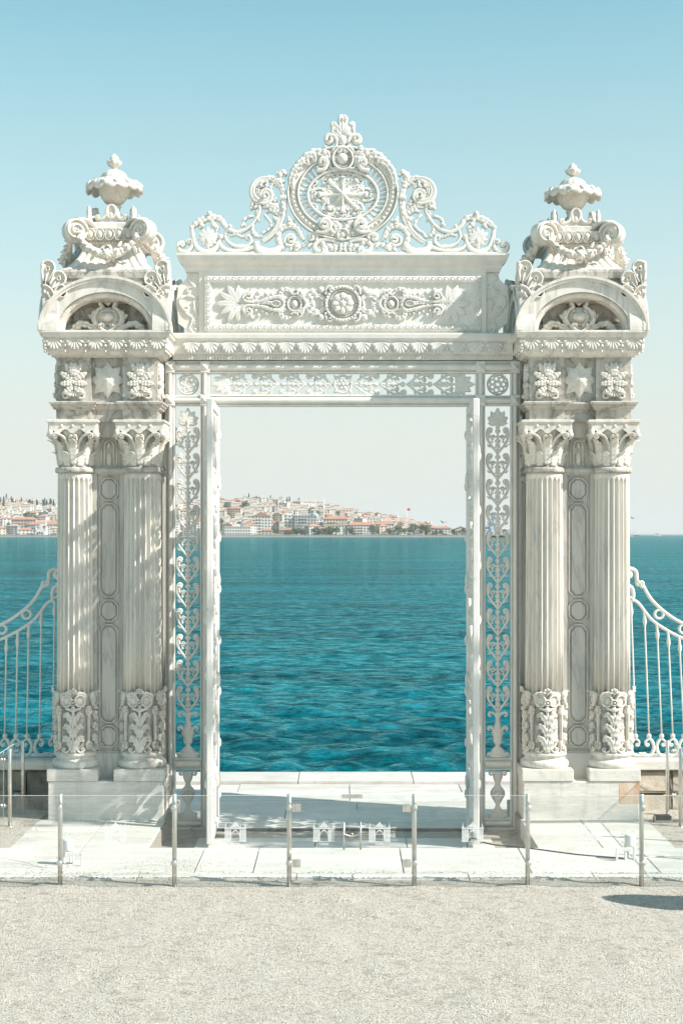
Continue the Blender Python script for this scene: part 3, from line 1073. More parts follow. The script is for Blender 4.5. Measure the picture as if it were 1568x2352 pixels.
kiss_me = scroll_geo([(.0, .0), (.04, .02), (.075, .06)], (.02, .02, .01), .028, 1.1, 1, .07, .03, ball=.012).me('base_scroll', MC)

def attic(P):
    a = O('arch_block', G().sqloft([(.46, 6.41), (.46, 6.80), (.70, 6.81), (.70, 6.95), (.62, 7.0), (.62, 7.10), (.64, 7.12), (.64, 7.20), (.62, 7.235)]).me('arch_block', 'marble_soot_shade', False), P)
    band = arch_ring((.85, .696), (.63, .50), -.80, -.61)
    band.add(*(lambda q: (q.v, q.f))(arch_ring((.856, .70), (.79, .640), -.835, -.78)))
    band.add(*(lambda q: (q.v, q.f))(arch_ring((.862, .706), (.825, .672), -.85, -.83)))
    bm = band.me('archivolt', 'marble', False)
    inner = G().ribbon(ell(.600, .470, 150), .034, .02, .05, lobes=42, amp=.12).me('archivolt_beading', MC)
    inner2 = arch_ring((.575, .45), (.55, .425), -.70, -.60).me('archivolt_inner', 'marble', False)
    for k in range(4):
        r_ = (0, 0, k * pi / 2)
        b = O('archivolt', bm, P, (0, 0, 6.414), r_)
        O('beading', inner, b, (0, -.74, 0))
        O('inner_arch', inner2, b, (0, -.001, 0))
        t = place('tympanum_cartouche', cart_me, P, 0, .53, 6.418, k, sc=(1.32, 1.8, .98))
        for m in (1, -1):
            O('acanthus', acan_me, t, (0, 0, 0), (0, 0, 0), (m, 1, 1))
            O('acanthus', acan2_me, t, (0, 0, 0), (0, 0, 0), (m, 1, 1))
            O('acanthus_arm', arm_me, t, (0, 0, 0), (0, 0, 0), (m, 1, 1))
            O('base_scroll', kiss_me, t, (0, -.02, 0.01), (0, 0, 0), (m, 1, 1))
        O('corner_post', G().box(-.81, -.60, -.81, -.60, 6.414, 6.83, .008).me('corner_post', 'marble', False), P, (0, 0, 0), r_)
        for m in (1, -1):
            place('corner_fan', fan_me, P, m * -.80, .80, 6.83, k, sc=(m, 1, 1.05))

def crown(P, zs):
    """fluted pyramid, volutes, garlands and urn; zs squeezes the heights a little"""
    Z0 = 7.235
    def Z(z): return Z0 + (z - Z0) * zs
    # fluted concave pyramid
    g = G()
    n, m = 80, 10
    for k in range(4):
        v, f = [], []
        for j in range(m + 1):
            t = j / m
            h = .365 + .235 * (1 - t) ** 2.0
            z = 7.235 + .38 * t
            for i in range(n + 1):
                u = -1 + 2 * i / n
                fl = abs(math.sin(u * 4.5 * pi + pi / 2)) ** .6
                dep = .028 * (1 - fl) if t > .06 else 0
                v.append(rz(k, u * h, -(h - dep), z))
        for j in range(m):
            for i in range(n):
                q = j * (n + 1) + i
                f.append((q, q + 1, q + n + 2, q + n + 1))
        g.add(v, f)
    g.sqloft([(.60, 7.20), (.60, 7.236)])
    body = O('crown_body', g.map(lambda x, y, z: (x, y, Z(z))).me('crown_body', 'marble', False), P)
    g = G().sqloft([(.36, 7.60), (.385, 7.615), (.385, 7.645), (.40, 7.65), (.44, 7.75), (.45, 7.79), (.45, 7.805), (.30, 7.81), (.30, 7.90), (.27, 7.92)])
    ent = O('crown_entablature', g.map(lambda x, y, z: (x, y, Z(z))).me('crown_entablature', 'marble', False), P)
    egg = G().dome(0, 0, .045, .062, .035, n=14).ring(0, .0, .058, .075, .009, .03, n=16).me('egg', MC)
    bead = G().dome(0, 0, .016, .016, .02, n=8, m=3).me('bead', MC)
    for k in range(4):
        for i in range(5):
            place('egg', egg, ent, (-2 + i) * .125, .425, Z(7.725), k)
        for i in range(17):
            place('bead', bead, ent, (-8 + i) * .042, .387, Z(7.63), k)
    # corner volutes
    vg = G()
    vg.lathe([(.148, -.085), (.155, -.075), (.155, .075), (.148, .085)], 32)
    vg.map(lambda x, y, z: (x, z, y))
    for s in (1, -1):
        sp = [((.148 - .135 * t) * math.cos(s * 0 + 2 * pi * 2.1 * t), (.148 - .135 * t) * math.sin(2 * pi * 2.1 * t)) for t in np.linspace(0, 1, 60)]
        q = G().ribbon(sp, wts(60, .018, .014), .03, .01)
        q.v = [(x, s * (y - .085), z) for x, y, z in q.v]
        vg.add(q.v, q.f)
    vm = vg.me('volute', 'marble')
    arm = G().ribbon(cr([(.0, .145), (.14, .145), (.24, .08), (.30, .01)], 5), .03, .12, .08).me('volute_arm', 'marble')
    for k in range(4):
        for (sx, sy) in ((-1, -1),):
            a = rz(k, sx * .45, sy * .45, Z(7.765))
            lr, fb = (1 if k in (0, 3) else -1), (1 if k in (0, 1) else -1)
            vo = O('volute', vm, P, a, (0, 0, R(24) * lr * fb), (lr, 1, 1))
            O('volute_arm', arm, vo, (0, -.01, 0), (0, 0, R(18)))
    # garlands of fruit and flowers between the volutes
    rr = random.Random(11)
    for k in range(4):
        core = []
        for i in range(21):
            t = -1 + 2 * i / 20
            core.append((t * .40, -(.50 + .10 * (1 - t * t)), 7.70 - .27 * (1 - abs(t) ** 2.2)))
        gg = G().tube(core, [.022 + .045 * math.sin(pi * i / 20) for i in range(21)], 10)
        ga = O('garland', gg.map(lambda x, y, z: (x, y, Z(z))).me('garland', MC), P, (0, 0, 0), (0, 0, k * pi / 2))
        for i in range(13):
            t = -1 + 2 * (i + .5) / 13
            s = (.55 + .45 * math.cos(t * pi / 2)) * rr.uniform(.85, 1.1)
            x, y, z = t * .40, -(.54 + .12 * (1 - t * t)), Z(7.70 - .275 * (1 - abs(t) ** 2.2))
            o = O('garland_flower', ME['flower_big'], ga, (x, y, z), (rr.uniform(-.4, .3), rr.uniform(0, 6), 0 + t * .5), s * (.62 if i % 2 else .88))
        for i in range(16):
            t = rr.uniform(-.9, .9)
            x, y, z = t * .40, -(.53 + .11 * (1 - t * t)), Z(7.70 - .275 * (1 - abs(t) ** 2.2)) + rr.choice((-1, 1)) * rr.uniform(.04, .075)
            O('garland_leaf', ME['leaf_b'], ga, (x, y, z), (rr.uniform(-.5, .1), rr.uniform(0, 6.28), 0), rr.uniform(.4, .65))
        O('garland_clasp', G().dome(0, 0, .05, .095, .08, back=.03).ring(0, 0, .05, .10, .012, .08).me('garland_clasp', MC), ga, (0, -.60, Z(7.44)))
    # scroll crest round the foot of the urn
    cg = [(scroll_geo([(0, .05), (.045, .09), (.06, .16), (.04, .21), (.0, .235)], (.02, .022, .022, .018, .014), 0, 0, 1, .03, .04), 1),
          (scroll_geo([(.06, .16), (.075, .09), (.12, .05), (.18, .045)], (.018, .022, .022, .012), .026, .9, 1, .03, .04, ball=.01), 1)]
    cms = [q.me('crest_scroll', MC) for q, _ in cg]
    plate = G().prism([(-.20, 0), (.20, 0), (.20, .05), (.12, .07), (.07, .12), (.07, .18), (0, .24), (-.07, .18), (-.07, .12), (-.12, .07), (-.20, .05)], -.05, .005).dome(0, .085, .035, .05, .035).me('crest_plate', MC, False)
    spike = G().lathe([(.035, 0), (.045, .06), (.03, .12), (.036, .17), (.02, .24), (.004, .27)], 8, lambda r, z, a: r * (1 + .15 * math.sin(3 * a + z * 20))).me('corner_spike', MC)
    for k in range(4):
        p = place('crest_plate', plate, P, 0, .262, Z(7.912), k)
        for q in cms:
            for s in (1, -1):
                O('scroll', q, p, (0, -.006, 0), (0, 0, 0), (s, 1, 1))
        O('corner_spike', spike, P, rz(k, -.29, -.29, Z(7.86)))
    # urn
    uz = 0.0
    foot = G().lathe([(.17, 7.91), (.17, 7.95), (.10, 7.99), (.075, 8.10), (.085, 8.16), (.10, 8.175), (.078, 8.19)], 28)
    urn = O('urn', foot.map(lambda x, y, z: (x, y, Z(z))).me('urn_foot', 'marble'), P)
    gad = lambda r, z, a: r * (1 + .035 * abs(math.sin(7 * a)))
    bowl = G().lathe([(.06, 8.185), (.115, 8.22), (.165, 8.28), (.20, 8.36), (.215, 8.42), (.26, 8.45), (.30, 8.46)], 56, gad)
    O('bowl', bowl.map(lambda x, y, z: (x, y, Z(z))).me('bowl', MC), urn)
    def hem(r, z, a):
        return r * (1 + .012 * math.sin(14 * a))
    rim = G()
    n = 112
    v, f = [], []
    for i in range(n):
        a = 2 * pi * i / n
        sc = abs(math.sin(7 * a)) ** .7
        low = 8.40 - .055 * sc
        for (r, z) in ((.175, 8.535), (.24, 8.528), (.30, 8.505), (.345, 8.47), (.372, 8.43), (.380, low), (.360, low + .004), (.345, 8.425), (.30, 8.455), (.2, 8.47)):
            v.append((r * math.cos(a), r * math.sin(a), z))
    for i in range(n):
        k = (i + 1) % n
        for j in range(9):
            f.append((i * 10 + j, k * 10 + j, k * 10 + j + 1, i * 10 + j + 1))
    rim.add(v, f)
    ro = O('rim', rim.map(lambda x, y, z: (x, y, Z(z))).me('rim', MC), urn)
    lid = G().lathe([(.19, 8.525), (.185, 8.55), (.165, 8.60), (.12, 8.64), (.07, 8.66), (.035, 8.672), (.03, 8.70), (.045, 8.715)], 56, lambda r, z, a: r * (1 - .05 * (1 - abs(math.sin(7 * a)) ** .5)) if z < 8.66 else r)
    O('lid', lid.map(lambda x, y, z: (x, y, Z(z))).me('lid', 'marble'), urn)
    cup = G().lathe([(.04, 8.70), (.075, 8.72), (.09, 8.75), (.10, 8.775), (.08, 8.785), (.055, 8.79), (.06, 8.81), (.05, 8.84), (.03, 8.855), (.015, 8.88)], 28, lambda r, z, a: r * (1 + .10 * math.sin(7 * a)) if z < 8.79 else r * (1 + .06 * math.sin(5 * a)))
    O('finial', cup.map(lambda x, y, z: (x, y, Z(z))).me('finial', MC), urn)
    oval = G().dome(0, 0, .02, .026, .02).ring(0, 0, .026, .034, .007, .018, n=14).me('rim_boss', MC)
    lf = leaf_geo(.17, .055, .02, 4).me('bowl_leaf', MC)
    for i in range(14):
        a = 2 * pi * i / 14 + pi / 14
        O('rim_boss', oval, urn, (.352 * math.sin(a), -.352 * math.cos(a), Z(8.462)), Euler((R(-38), 0, a), 'XYZ'))
    for i in range(10):
        a = 2 * pi * i / 10
        O('bowl_leaf', lf, urn, (.115 * math.sin(a), -.115 * math.cos(a), Z(8.225)), Euler((R(-28 + 56), 0, a), 'XYZ'))

def pillar(cx, zs, label):
    P = empty('marble_pillar', (cx, GY, 0), label, 'pillar', 'gate pillars')
    O('pedestal', G().box(-.745, .745, -.745, .745, PZV - .02, .612, .010).me('pedestal', 'marble_pedestal', False), P)
    cg_ = G().box(-.46, .46, -.46, .46, .60, 5.27).box(-.52, .52, -.52, .52, .60, .95, .01).box(-.53, .53, -.53, .53, 4.605, 4.662, .02)
    for k in range(4):
        for (u0, u1, z0, z1) in ((-.40, -.152, .95, 4.605), (.152, .40, .95, 4.605), (-.152, .152, 4.58, 4.605), (-.152, .152, .95, .968), (-.40, .40, 5.06, 5.27)):
            q = G().box(u0, u1, -.50, -.44, z0, z1)
            cg_.add([rz(k, *p) for p in q.v], q.f)
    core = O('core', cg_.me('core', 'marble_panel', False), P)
    for sx in (-1, 1):
        for sy in (-1, 1):
            column(P, sx * .43, sy * .43)
    octagons(P, core)
    block_frame(P)
    masks(P)
    g = G().sqloft([(.655, 6.088), (.662, 6.098), (.70, 6.10), (.735, 6.125), (.752, 6.15), (.77, 6.16), (.79, 6.30), (.795, 6.325), (.812, 6.33), (.83, 6.35), (.838, 6.385), (.85, 6.39), (.85, 6.412), (.84, 6.418)])
    cor = O('cornice', g.me('cornice', 'marble', False), P)
    for k in range(4):
        for i in range(6):
            u = (-2.5 + i) * .265
            place('shell', ME['shell'], cor, u, .782, 6.318, k)
        for i in range(7):
            u = (-3 + i) * .258
            place('drop', ME['drop'], cor, u, .788, 6.285, k)
            place('drop', ME['drop'], cor, u, .775, 6.20, k, sc=(.8, 1, .8))
    attic(P)
    crown(P, zs)
    return P
PL = pillar(-3.05, 1.0, 'carved marble gate pillar in dappled shade, the one with the taller urn')
PR = pillar(3.07, 0.925, 'sunlit carved marble gate pillar beside the rust-stained pedestal corner')
st = O('rust_stain', G().box(3.07 + .49, 3.07 + .7475, GY - .7475, GY - .50, .33, .6135).me('rust_stain', 'stain_red', False))
st.parent = PR
st.location = (-3.07, -GY, 0)
# ------------------------------------------------------------------ the iron gate between the pillars
DG = 20.88
def gz(y): return PZ(y, DG)
def gx(x): return PX(x, DG)
GATE = empty('iron_gate', (0, GY, 0), 'white painted cast iron gate with lacy crest between the marble pillars', 'gate')
I1 = 'iron'
def mould(w, dep=.07):
    """moulded bar section, w wide: list of (across, y) with the front at negative y"""
    h = w / 2
    p = [(-h, dep), (-h, -.045), (-h * .78, -.05), (-h * .72, -.03), (-h * .62, -.03)]
    for i in range(9):
        a = pi * i / 8
        p.append((-h * .58 * math.cos(a), -.03 - .055 * math.sin(a)))
    p += [(h * .62, -.03), (h * .72, -.03), (h * .78, -.05), (h, -.045), (h, dep)]
    return p
def vbar(x0, x1, z0, z1, name='jamb', parent=GATE):
    c = (x0 + x1) / 2
    return O(name, G().ext([(c + a, b) for a, b in mould(x1 - x0)], z0, z1, 'z').me(name, I1, False), parent)
def hbar(x0, x1, z0, z1, name='rail', parent=GATE):
    c = (z0 + z1) / 2
    return O(name, G().ext([(b, c + a) for a, b in mould(z1 - z0)], x0, x1, 'x').me(name, I1, False), parent)
JO, JI = (gx(380), gx(401)), (gx(460), gx(481.6))
zT0, zT1, zL0, zL1 = gz(857), gz(829), gz(933), gz(906)
zM0, zM1 = gz(1769), gz(1742)
for s in (1, -1):
    for a, b in (JO, JI):
        x0, x1 = sorted((s * a, s * b))
        vbar(x0, x1, FZ - .02, zL0)
        vbar(x0, x1, zL1, zT0)
        for z0, z1 in ((zL0, zL1), (zT0, zT1)):
            g = G().box(x0 - .004, x1 + .004, -.085, .07, z0, z1, .012)
            cx_, cz_, q = (x0 + x1) / 2, (z0 + z1) / 2, .042
            g.add([(cx_ - q, -.0855, cz_ - q), (cx_ + q, -.0855, cz_ - q), (cx_ + q, -.0855, cz_ + q), (cx_ - q, -.0855, cz_ + q), (cx_, -.115, cz_)], [(0, 1, 4), (1, 2, 4), (2, 3, 4), (3, 0, 4)])
            O('corner_block', g.me('corner_block', I1, False), GATE)
    x0, x1 = sorted((s * JO[1], s * JI[0]))
    hbar(x0, x1, zM0, zM1)
    hbar(x0, x1, FZ - .02, FZ + .10)
    hbar(x0, x1, zL0 + .01, zL1 - .01)
    hbar(x0, x1, zT0, zT1)
hbar(JI[1], -JI[1], zL0, zL1, 'lintel')
hbar(JI[1], -JI[1], zT0, zT1, 'lintel')

# --- filigree units
UC = 0.351
unit_stem = G()
unit_stem.ribbon([(0, UC * i / 16) for i in range(17)], [.013 + (.026 if i in (8, 9) else 0) + (.022 if i in (14, 15) else 0) + (.016 if i == 11 else 0) + (.012 if i in (3, 6) else 0) for i in range(17)], .022, .018)
unit_stem.ribbon([(-.062, .24), (0, .246), (.062, .24)], [.007, .014, .007], .02, .016)
U_STEM = unit_stem.me('filigree_stem', I1)
arm = scroll_geo([(.004, .02), (.045, .077), (.096, .14), (.132, .212), (.140, .28), (.128, .338)], (.012, .016, .018, .021, .020, .010), .026, .8, 1, .022, .018, ball=.015)
arm.add(*(lambda q: (q.v, q.f))(scroll_geo([(.138, .20), (.115, .25), (.128, .31), (.10, .355)], (.006, .022, .024, .006), 0, 0, 1, .03, .016, lobes=5, groove=.4)))
for q_, w_ in (([(.052, .085), (.018, .115), (.03, .155)], (.006, .017, .004)), ([(.10, .15), (.072, .18), (.088, .222)], (.006, .017, .004)), ([(.075, .11), (.115, .115), (.14, .145)], (.005, .013, .004)), ([(.128, .30), (.09, .305), (.075, .335)], (.006, .016, .004))):
    arm.add(*(lambda q: (q.v, q.f))(scroll_geo(q_, w_, 0, 0, 1, .026, .016, lobes=3, groove=.3)))
U_ARM = arm.me('filigree_arm', I1)
U_RING = scroll_geo([(.02, .242), (.05, .262)], (.009, .009), .030, 1.25, -1, .02, .016, ball=.010).me('filigree_curl', I1)
PET = leaf_geo(.17, .036, .034, 0, groove=.4).me('petal', I1)
def palmette(parent, u, w, v, n, spread, L, W, rot=0.0, mat_me=None, name='petal'):
    for i in range(n):
        a = -spread / 2 + spread * i / (n - 1)
        k = L * (1 - .35 * abs(i - (n - 1) / 2) / ((n - 1) / 2))
        o = O(name, mat_me or PET, parent, (u, -w, v), (0, a + rot, 0), (W, 1, k))
def unit(parent, u, v, rot=0.0):
    for nm, me in (('stem', U_STEM),):
        O(nm, me, parent, (u, 0, v), (0, rot, 0))
    for m in (1, -1):
        O('scroll', U_ARM, parent, (u, 0, v), (0, rot, 0), (m, 1, 1))
        O('curl', U_RING, parent, (u, 0, v), (0, rot, 0), (m, 1, 1))
def vase_geo(rows):
    pts = [(0, a) for a, b in rows]
    g = G()
    p = cr([(a, b, 0) for a, b in rows], 4)
    g.ribbon([(0, q[0]) for q in p], [max(.01, q[1]) for q in p], .035, .02, groove=0)
    return g
V1 = vase_geo([(0, .135), (.03, .12), (.10, .085), (.15, .035), (.17, .032), (.21, .06), (.27, .058), (.33, .088), (.37, .06), (.43, .045), (.48, .030), (.55, .035), (.60, .05)])
for s in (1, -1):
    V1.add(*(lambda q: (q.v, q.f))(scroll_geo([(0, .52), (s * .04, .58), (s * .09, .60)], (.02, .02, .012), .03, .7, -s, .025, .018)))
    V1.add(*(lambda q: (q.v, q.f))(scroll_geo([(0, .30), (s * .05, .36), (s * .085, .40)], (.02, .022, .012), .03, .7, -s, .03, .018)))
    V1.add(*(lambda q: (q.v, q.f))(scroll_geo([(0, .02), (s * .08, .03), (s * .11, .05)], (.02, .02, .012), .02, .7, -s, .03, .018)))
V1M = V1.me('vase', I1)
V2 = vase_geo([(0, .13), (.04, .115), (.10, .07), (.16, .032), (.20, .035), (.26, .07), (.32, .098), (.38, .085), (.43, .045), (.47, .032), (.52, .055), (.58, .068), (.63, .075)])
for s in (1, -1):
    V2.add(*(lambda q: (q.v, q.f))(scroll_geo([(s * .03, .60), (s * .07, .625)], (.02, .014), .03, .8, -s, .03, .018)))
    V2.add(*(lambda q: (q.v, q.f))(scroll_geo([(s * .03, .02), (s * .09, .03)], (.025, .018), .022, .7, s, .03, .018)))
V2.ring(0, .32, .06, .06, .012, .05, n=20)
V2.dome(0, .32, .04, .04, .05, fn=lambda b: .8 + .2 * abs(math.sin(3 * b)))
V2M = V2.me('vase_low', I1)
med = G().ring(0, 0, .132, .132, .014, .03, .0, .03, 40)
med.ring(0, 0, .035, .035, .012, .02, 0, .02, 18)
for i in range(7):
    a = 2 * pi * i / 7
    med.ring(.078 * math.cos(a), .078 * math.sin(a), .032, .032, .011, .022, 0, .02, 18)
MEDM = med.me('medallion', I1)
for s in (1, -1):
    uc = s * (JO[1] + JI[0]) / 2
    strip = O('filigree_strip', V1M, GATE, (uc, 0, zM1 + .004))
    top = gz(985)
    z = .585
    ztop = top - (zM1 + .004)
    nU = int(round((ztop - z) / UC))
    k = (ztop - z) / (nU * UC)
    for i in range(nU):
        unit(strip, 0, z + i * UC * k)
    O('cup', vase_geo([(0, .012), (.02, .03), (.05, .022), (.09, .038), (.12, .03)]).me('cup', I1), strip, (0, 0, ztop))
    palmette(strip, 0, .0, ztop + .09, 7, R(190), 1.15, 1.25)
    O('vase', V2M, GATE, (uc, 0, FZ + .10))
    O('medallion', MEDM, GATE, (uc, 0, (zL1 + zT0) / 2))
# horizontal strip over the opening
hz = (zL1 + zT0) / 2
ros = G().ring(0, 0, .115, .115, .014, .03, 0, .02, 30)
for i in range(6):
    a = 2 * pi * i / 6
    ros.dome(.05 * math.cos(a), .05 * math.sin(a), .03, .03, .03, n=10, m=3, back=.02)
    ros.ribbon([(.07 * math.cos(a), .07 * math.sin(a)), (.115 * math.cos(a), .115 * math.sin(a))], .012, .02, .018)
ros.dome(0, 0, .028, .028, .045, back=.02)
for i in range(4):
    a = pi / 4 + pi * i / 2
    ros.ribbon([(.11 * math.cos(a), .11 * math.sin(a)), (.175 * math.cos(a), .165 * math.sin(a))], [.03, .006], .03, .018)
lace = O('filigree_lintel', ros.me('rosette', I1), GATE, (0, 0, hz))
for s in (1, -1):
    n = 4
    L = .36
    for i in range(n):
        unit(lace, s * (.12 + i * .362), 0, s * pi / 2)
    palmette(lace, s * (.12 + n * .362 - .02), 0, 0, 7, R(185), 1.25, 1.3, s * pi / 2)

# --- entablature with a frieze of shells, panel box and top cornice
x0, x1 = gx(398), -gx(398)
fr = G().ext([(.10, gz(827)), (-.10, gz(827)), (-.105, gz(816)), (-.13, gz(812)), (-.15, gz(786)), (-.165, gz(784)), (-.185, gz(779)), (-.19, gz(770)), (-.175, gz(767)), (.10, gz(767))], x0, x1, 'x')
frieze = O('shell_frieze', fr.me('shell_frieze', I1, False), GATE)
SH = shell_geo(.245, .165, 7, .03).me('frieze_shell', I1)
DRP = G().ring(0, 0, .020, .02, .009, .016, n=12).me('frieze_drop', I1)
n = 17
for i in range(n):
    u = (-8 + i) * .2515
    O('shell', SH, frieze, (u, -.148, gz(787)))
    O('drop', DRP, frieze, (u + .126, -.146, gz(789)))
    O('drop', DRP, frieze, (u + .126, -.132, gz(806)))
dent = G()
for i in range(110):
    u = -2.2 + 4.4 * i / 109
    dent.box(u - .013, u + .013, -.118, -.10, gz(826), gz(817))
tag(O('fringe', dent.me('fringe', I1, False), frieze), kind='stuff')

bx0, bx1 = gx(457), -gx(457)
pan = G().box(bx0, bx1, -.085, .09, gz(768), gz(622), .01)
panel = O('relief_panel', pan.me('relief_panel', I1, False), GATE)
ZC = gz(698.5)
# egg-and-dart border
eb = G().dome(0, 0, .026, .024, .014, w0=.022, back=.02, n=14, m=3).ring(0, 0, .037, .033, .005, .012, w0=.02, back=.02, n=16).me('border_egg', I1)
ix0, ix1, iz0, iz1 = gx(478), -gx(478), gz(754), gz(643)
bor = G()
for z in (iz0, iz1):
    bor.ext([(-.08, z - .048)] + [(-.088 - .028 * math.sin(pi * i / 8), z - .048 * math.cos(pi * i / 8)) for i in range(9)] + [(-.08, z + .048)], ix0 - .04, ix1 + .04, 'x')
for x in (ix0, ix1):
    bor.ext([(x - .048, -.08)] + [(x - .048 * math.cos(pi * i / 8), -.088 - .0275 * math.sin(pi * i / 8)) for i in range(9)] + [(x + .048, -.08)], iz0 - .047, iz1 + .047, 'z')
border = O('border_frame', bor.me('border_frame', I1, False), panel)
nx = 42
for i in range(nx + 1):
    for z in (iz0, iz1):
        O('egg', eb, border, (ix0 + (ix1 - ix0) * i / nx, -.092, z))
for i in range(1, 8):
    for x in (ix0, ix1):
        O('egg', eb, border, (x, -.092, iz0 + (iz1 - iz0) * i / 8), (0, pi / 2, 0))

# relief on the panel: traced from the left half, mirrored to the right and up/down
KP = .4464 / 1.7417 * DG / F
def T2(x, y): return ((x - 1502) * KP, (350 - y) * KP)
YP = -.084
def prel(name, g, both=True, ud=False):
    me = g.me(name, I1)
    for s in ((1, -1) if both else (1,)):
        for q in ((1, -1) if ud else (1,)):
            O(name, me, panel, (0, YP, ZC), (0, 0, 0), (s, 1, q))
def sc2(pts, w, **kw):
    return scroll_geo([T2(*p) for p in pts], [a * KP * 1.22 for a in w], kw.pop('r', 0) * KP, kw.pop('turns', 0), kw.pop('side', 1), kw.pop('h', .045) * 1.45, kw.pop('back', .01), ball=kw.pop('ball', 0) * KP, **kw)
rosg = G().ring(0, 0, 150 * KP, 150 * KP, 20 * KP, .05, 0, .01, 48).ring(0, 0, 118 * KP, 118 * KP, 6 * KP, .045, 0, .01, 40)
prel('rosette_ring', rosg, False)
prel('rosette_dome', G().dome(0, 0, 112 * KP, 112 * KP, .06, n=32, m=7), False)
star = O('rosette_star', star_geo(.075, .03, 8, .03).me('rosette_star', I1, False), panel, (0, YP - .055, ZC))
for i in range(8):
    a = 2 * pi * i / 8
    O('rosette_petal', PET, panel, (.06 * math.sin(a), YP - .052, ZC + .06 * math.cos(a)), Euler((0, a, 0)), (1.0, 1, .52))
EG = G().dome(0, 0, .014, .020, .025, n=10, m=3).me('ring_egg', I1)
for i in range(32):
    a = 2 * pi * i / 32
    O('ring_egg', EG, panel, (150 * KP * math.sin(a), YP - .045, ZC + 150 * KP * math.cos(a)), (0, a, 0))
prel('acanthus', sc2([(1350, 330), (1300, 280), (1240, 275), (1200, 300)], (15, 34, 30, 14), r=26, turns=.9, side=1, lobes=6, groove=.5), True, True)
prel('boss', G().dome(*T2(1310, 228), 34 * KP, 34 * KP, .06, n=16, m=5), True, True)
prel('scroll', sc2([(1345, 270), (1355, 215), (1375, 195)], (12, 11, 8), r=20, turns=.8, side=-1, ball=8), True, True)
prel('leaf', sc2([(1300, 260), (1250, 265), (1215, 225)], (10, 22, 8), lobes=4, groove=.4), True, True)
prel('bud', G().dome(*T2(1318, 350), 16 * KP, 36 * KP, .05, n=12), True)
prel('oval_ring', G().ring(*T2(1070, 352), 60 * KP, 66 * KP, 11 * KP, .05, n=30).ring(*T2(1070, 352), 45 * KP, 50 * KP, 5 * KP, .04, n=26), True)
prel('oval_boss', G().dome(*T2(1070, 352), 36 * KP, 40 * KP, .055, n=16, m=5), True)
prel('scroll', sc2([(1180, 352), (1150, 300), (1110, 280)], (14, 13, 9), r=26, turns=.75, side=-1, ball=8), True, True)
prel('scroll', sc2([(1120, 285), (1135, 255), (1150, 290)], (10, 11, 8), r=16, turns=.6, side=-1), True, True)
prel('leafy_scroll', sc2([(1040, 240), (1000, 222), (955, 235), (950, 275), (990, 300), (1015, 290)], (12, 22, 24, 22, 14, 8), lobes=7, groove=.4), True, True)
prel('scroll', sc2([(1035, 250), (1060, 268), (1085, 262), (1098, 245)], (9, 10, 9, 6), r=14, turns=.7, side=1), True, True)
prel('leaf', sc2([(985, 350), (940, 290), (860, 300), (780, 325), (690, 335), (620, 345)], (14, 22, 20, 16, 14, 8), lobes=11, groove=.3), True, True)
prel('drop_boss', G().dome(*T2(905, 350), 42 * KP, 26 * KP, .03, n=16).ring(*T2(905, 350), 38 * KP, 24 * KP, 8 * KP, .055, n=22), True)
prel('leaf', sc2([(870, 350), (820, 340), (770, 345), (700, 350)], (24, 20, 12, 6), lobes=6, groove=.4), True)
prel('volute', sc2([(700, 335), (640, 330), (612, 300), (630, 262)], (12, 13, 13, 12), r=34, turns=1.2, side=-1, ball=10), True, True)
prel('leaf', sc2([(640, 250), (680, 240), (690, 212)], (12, 16, 5), lobes=3), True, True)
for (x, y, r) in ((725, 290, 15), (750, 250, 19), (785, 280, 13), (820, 262, 18), (870, 265, 17), (700, 312, 12), (905, 262, 12), (845, 285, 12)):
    prel('berry', G().dome(*T2(x, y), r * KP, r * KP, .04, n=12, m=3, fn=lambda b: .8 + .2 * abs(math.sin(2.5 * b))), True, True)
prel('clasp', G().ring(*T2(602, 350), 16 * KP, 18 * KP, 6 * KP, .04, n=16).ring(*T2(562, 350), 14 * KP, 15 * KP, 6 * KP, .04, n=16), True)
for i in range(9):
    a = R(180 + (i - 4) * 31)
    Lp = (200, 185, 185, 165, 95)[abs(i - 4)]
    x, y = T2(560 if abs(i - 4) < 4 else 590, 350)
    for s in (1, -1):
        O('petal', PET, panel, (s * x, YP, ZC + y), (0, s * (pi / 2 - a), 0), (1.62, 1.6, Lp * KP / .17))
# side brackets of the panel
KB = KP
def TB(x, y): return (PX((700 + x * .4464) / 1.7417, DG), PZ((1060 + y * .4464) / 1.7417, DG))
outl = cr([(213, 45), (118, 55), (100, 120), (62, 160), (26, 185)], 4) + cr([(24, 240), (12, 350), (24, 430), (28, 520)], 3) + cr([(75, 555), (108, 590), (112, 625), (213, 625)], 4)
br = G().prism([TB(*p) for p in outl], -.06, .03)
brm = br.me('bracket', I1, False)
bsc = []
for pts, w, r, t_, sd, lb in (([(200, 80), (150, 85), (130, 125), (160, 175), (190, 200)], (10, 16, 18, 16, 10), 18, .7, 1, 5),
                              ([(195, 300), (120, 275), (60, 290), (45, 340), (80, 400)], (12, 18, 20, 18, 10), 24, 1.0, 1, 6),
                              ([(60, 380), (110, 440), (155, 470), (150, 520), (130, 560), (160, 600)], (10, 14, 14, 14, 18, 12), 22, .8, 1, 4),
                              ([(205, 310), (170, 330), (180, 400), (205, 450)], (10, 18, 22, 8), 0, 0, 1, 4),
                              ([(190, 480), (170, 500), (180, 540)], (14, 16, 8), 0, 0, 1, 3),
                              ([(150, 205), (120, 200), (110, 230)], (10, 12, 8), 14, .8, 1, 0)):
    bsc.append(scroll_geo([TB(*p) for p in pts], [a * KB * .85 for a in w], r * KB, t_, sd, .034, .01, lobes=lb, groove=.35).me('bracket_scroll', I1))
for s in (1, -1):
    b = O('bracket', brm, GATE, (0, -.02, 0), (0, 0, 0), (s, 1, 1))
    for m_ in bsc:
        O('scroll', m_, b, (0, -.028, 0))
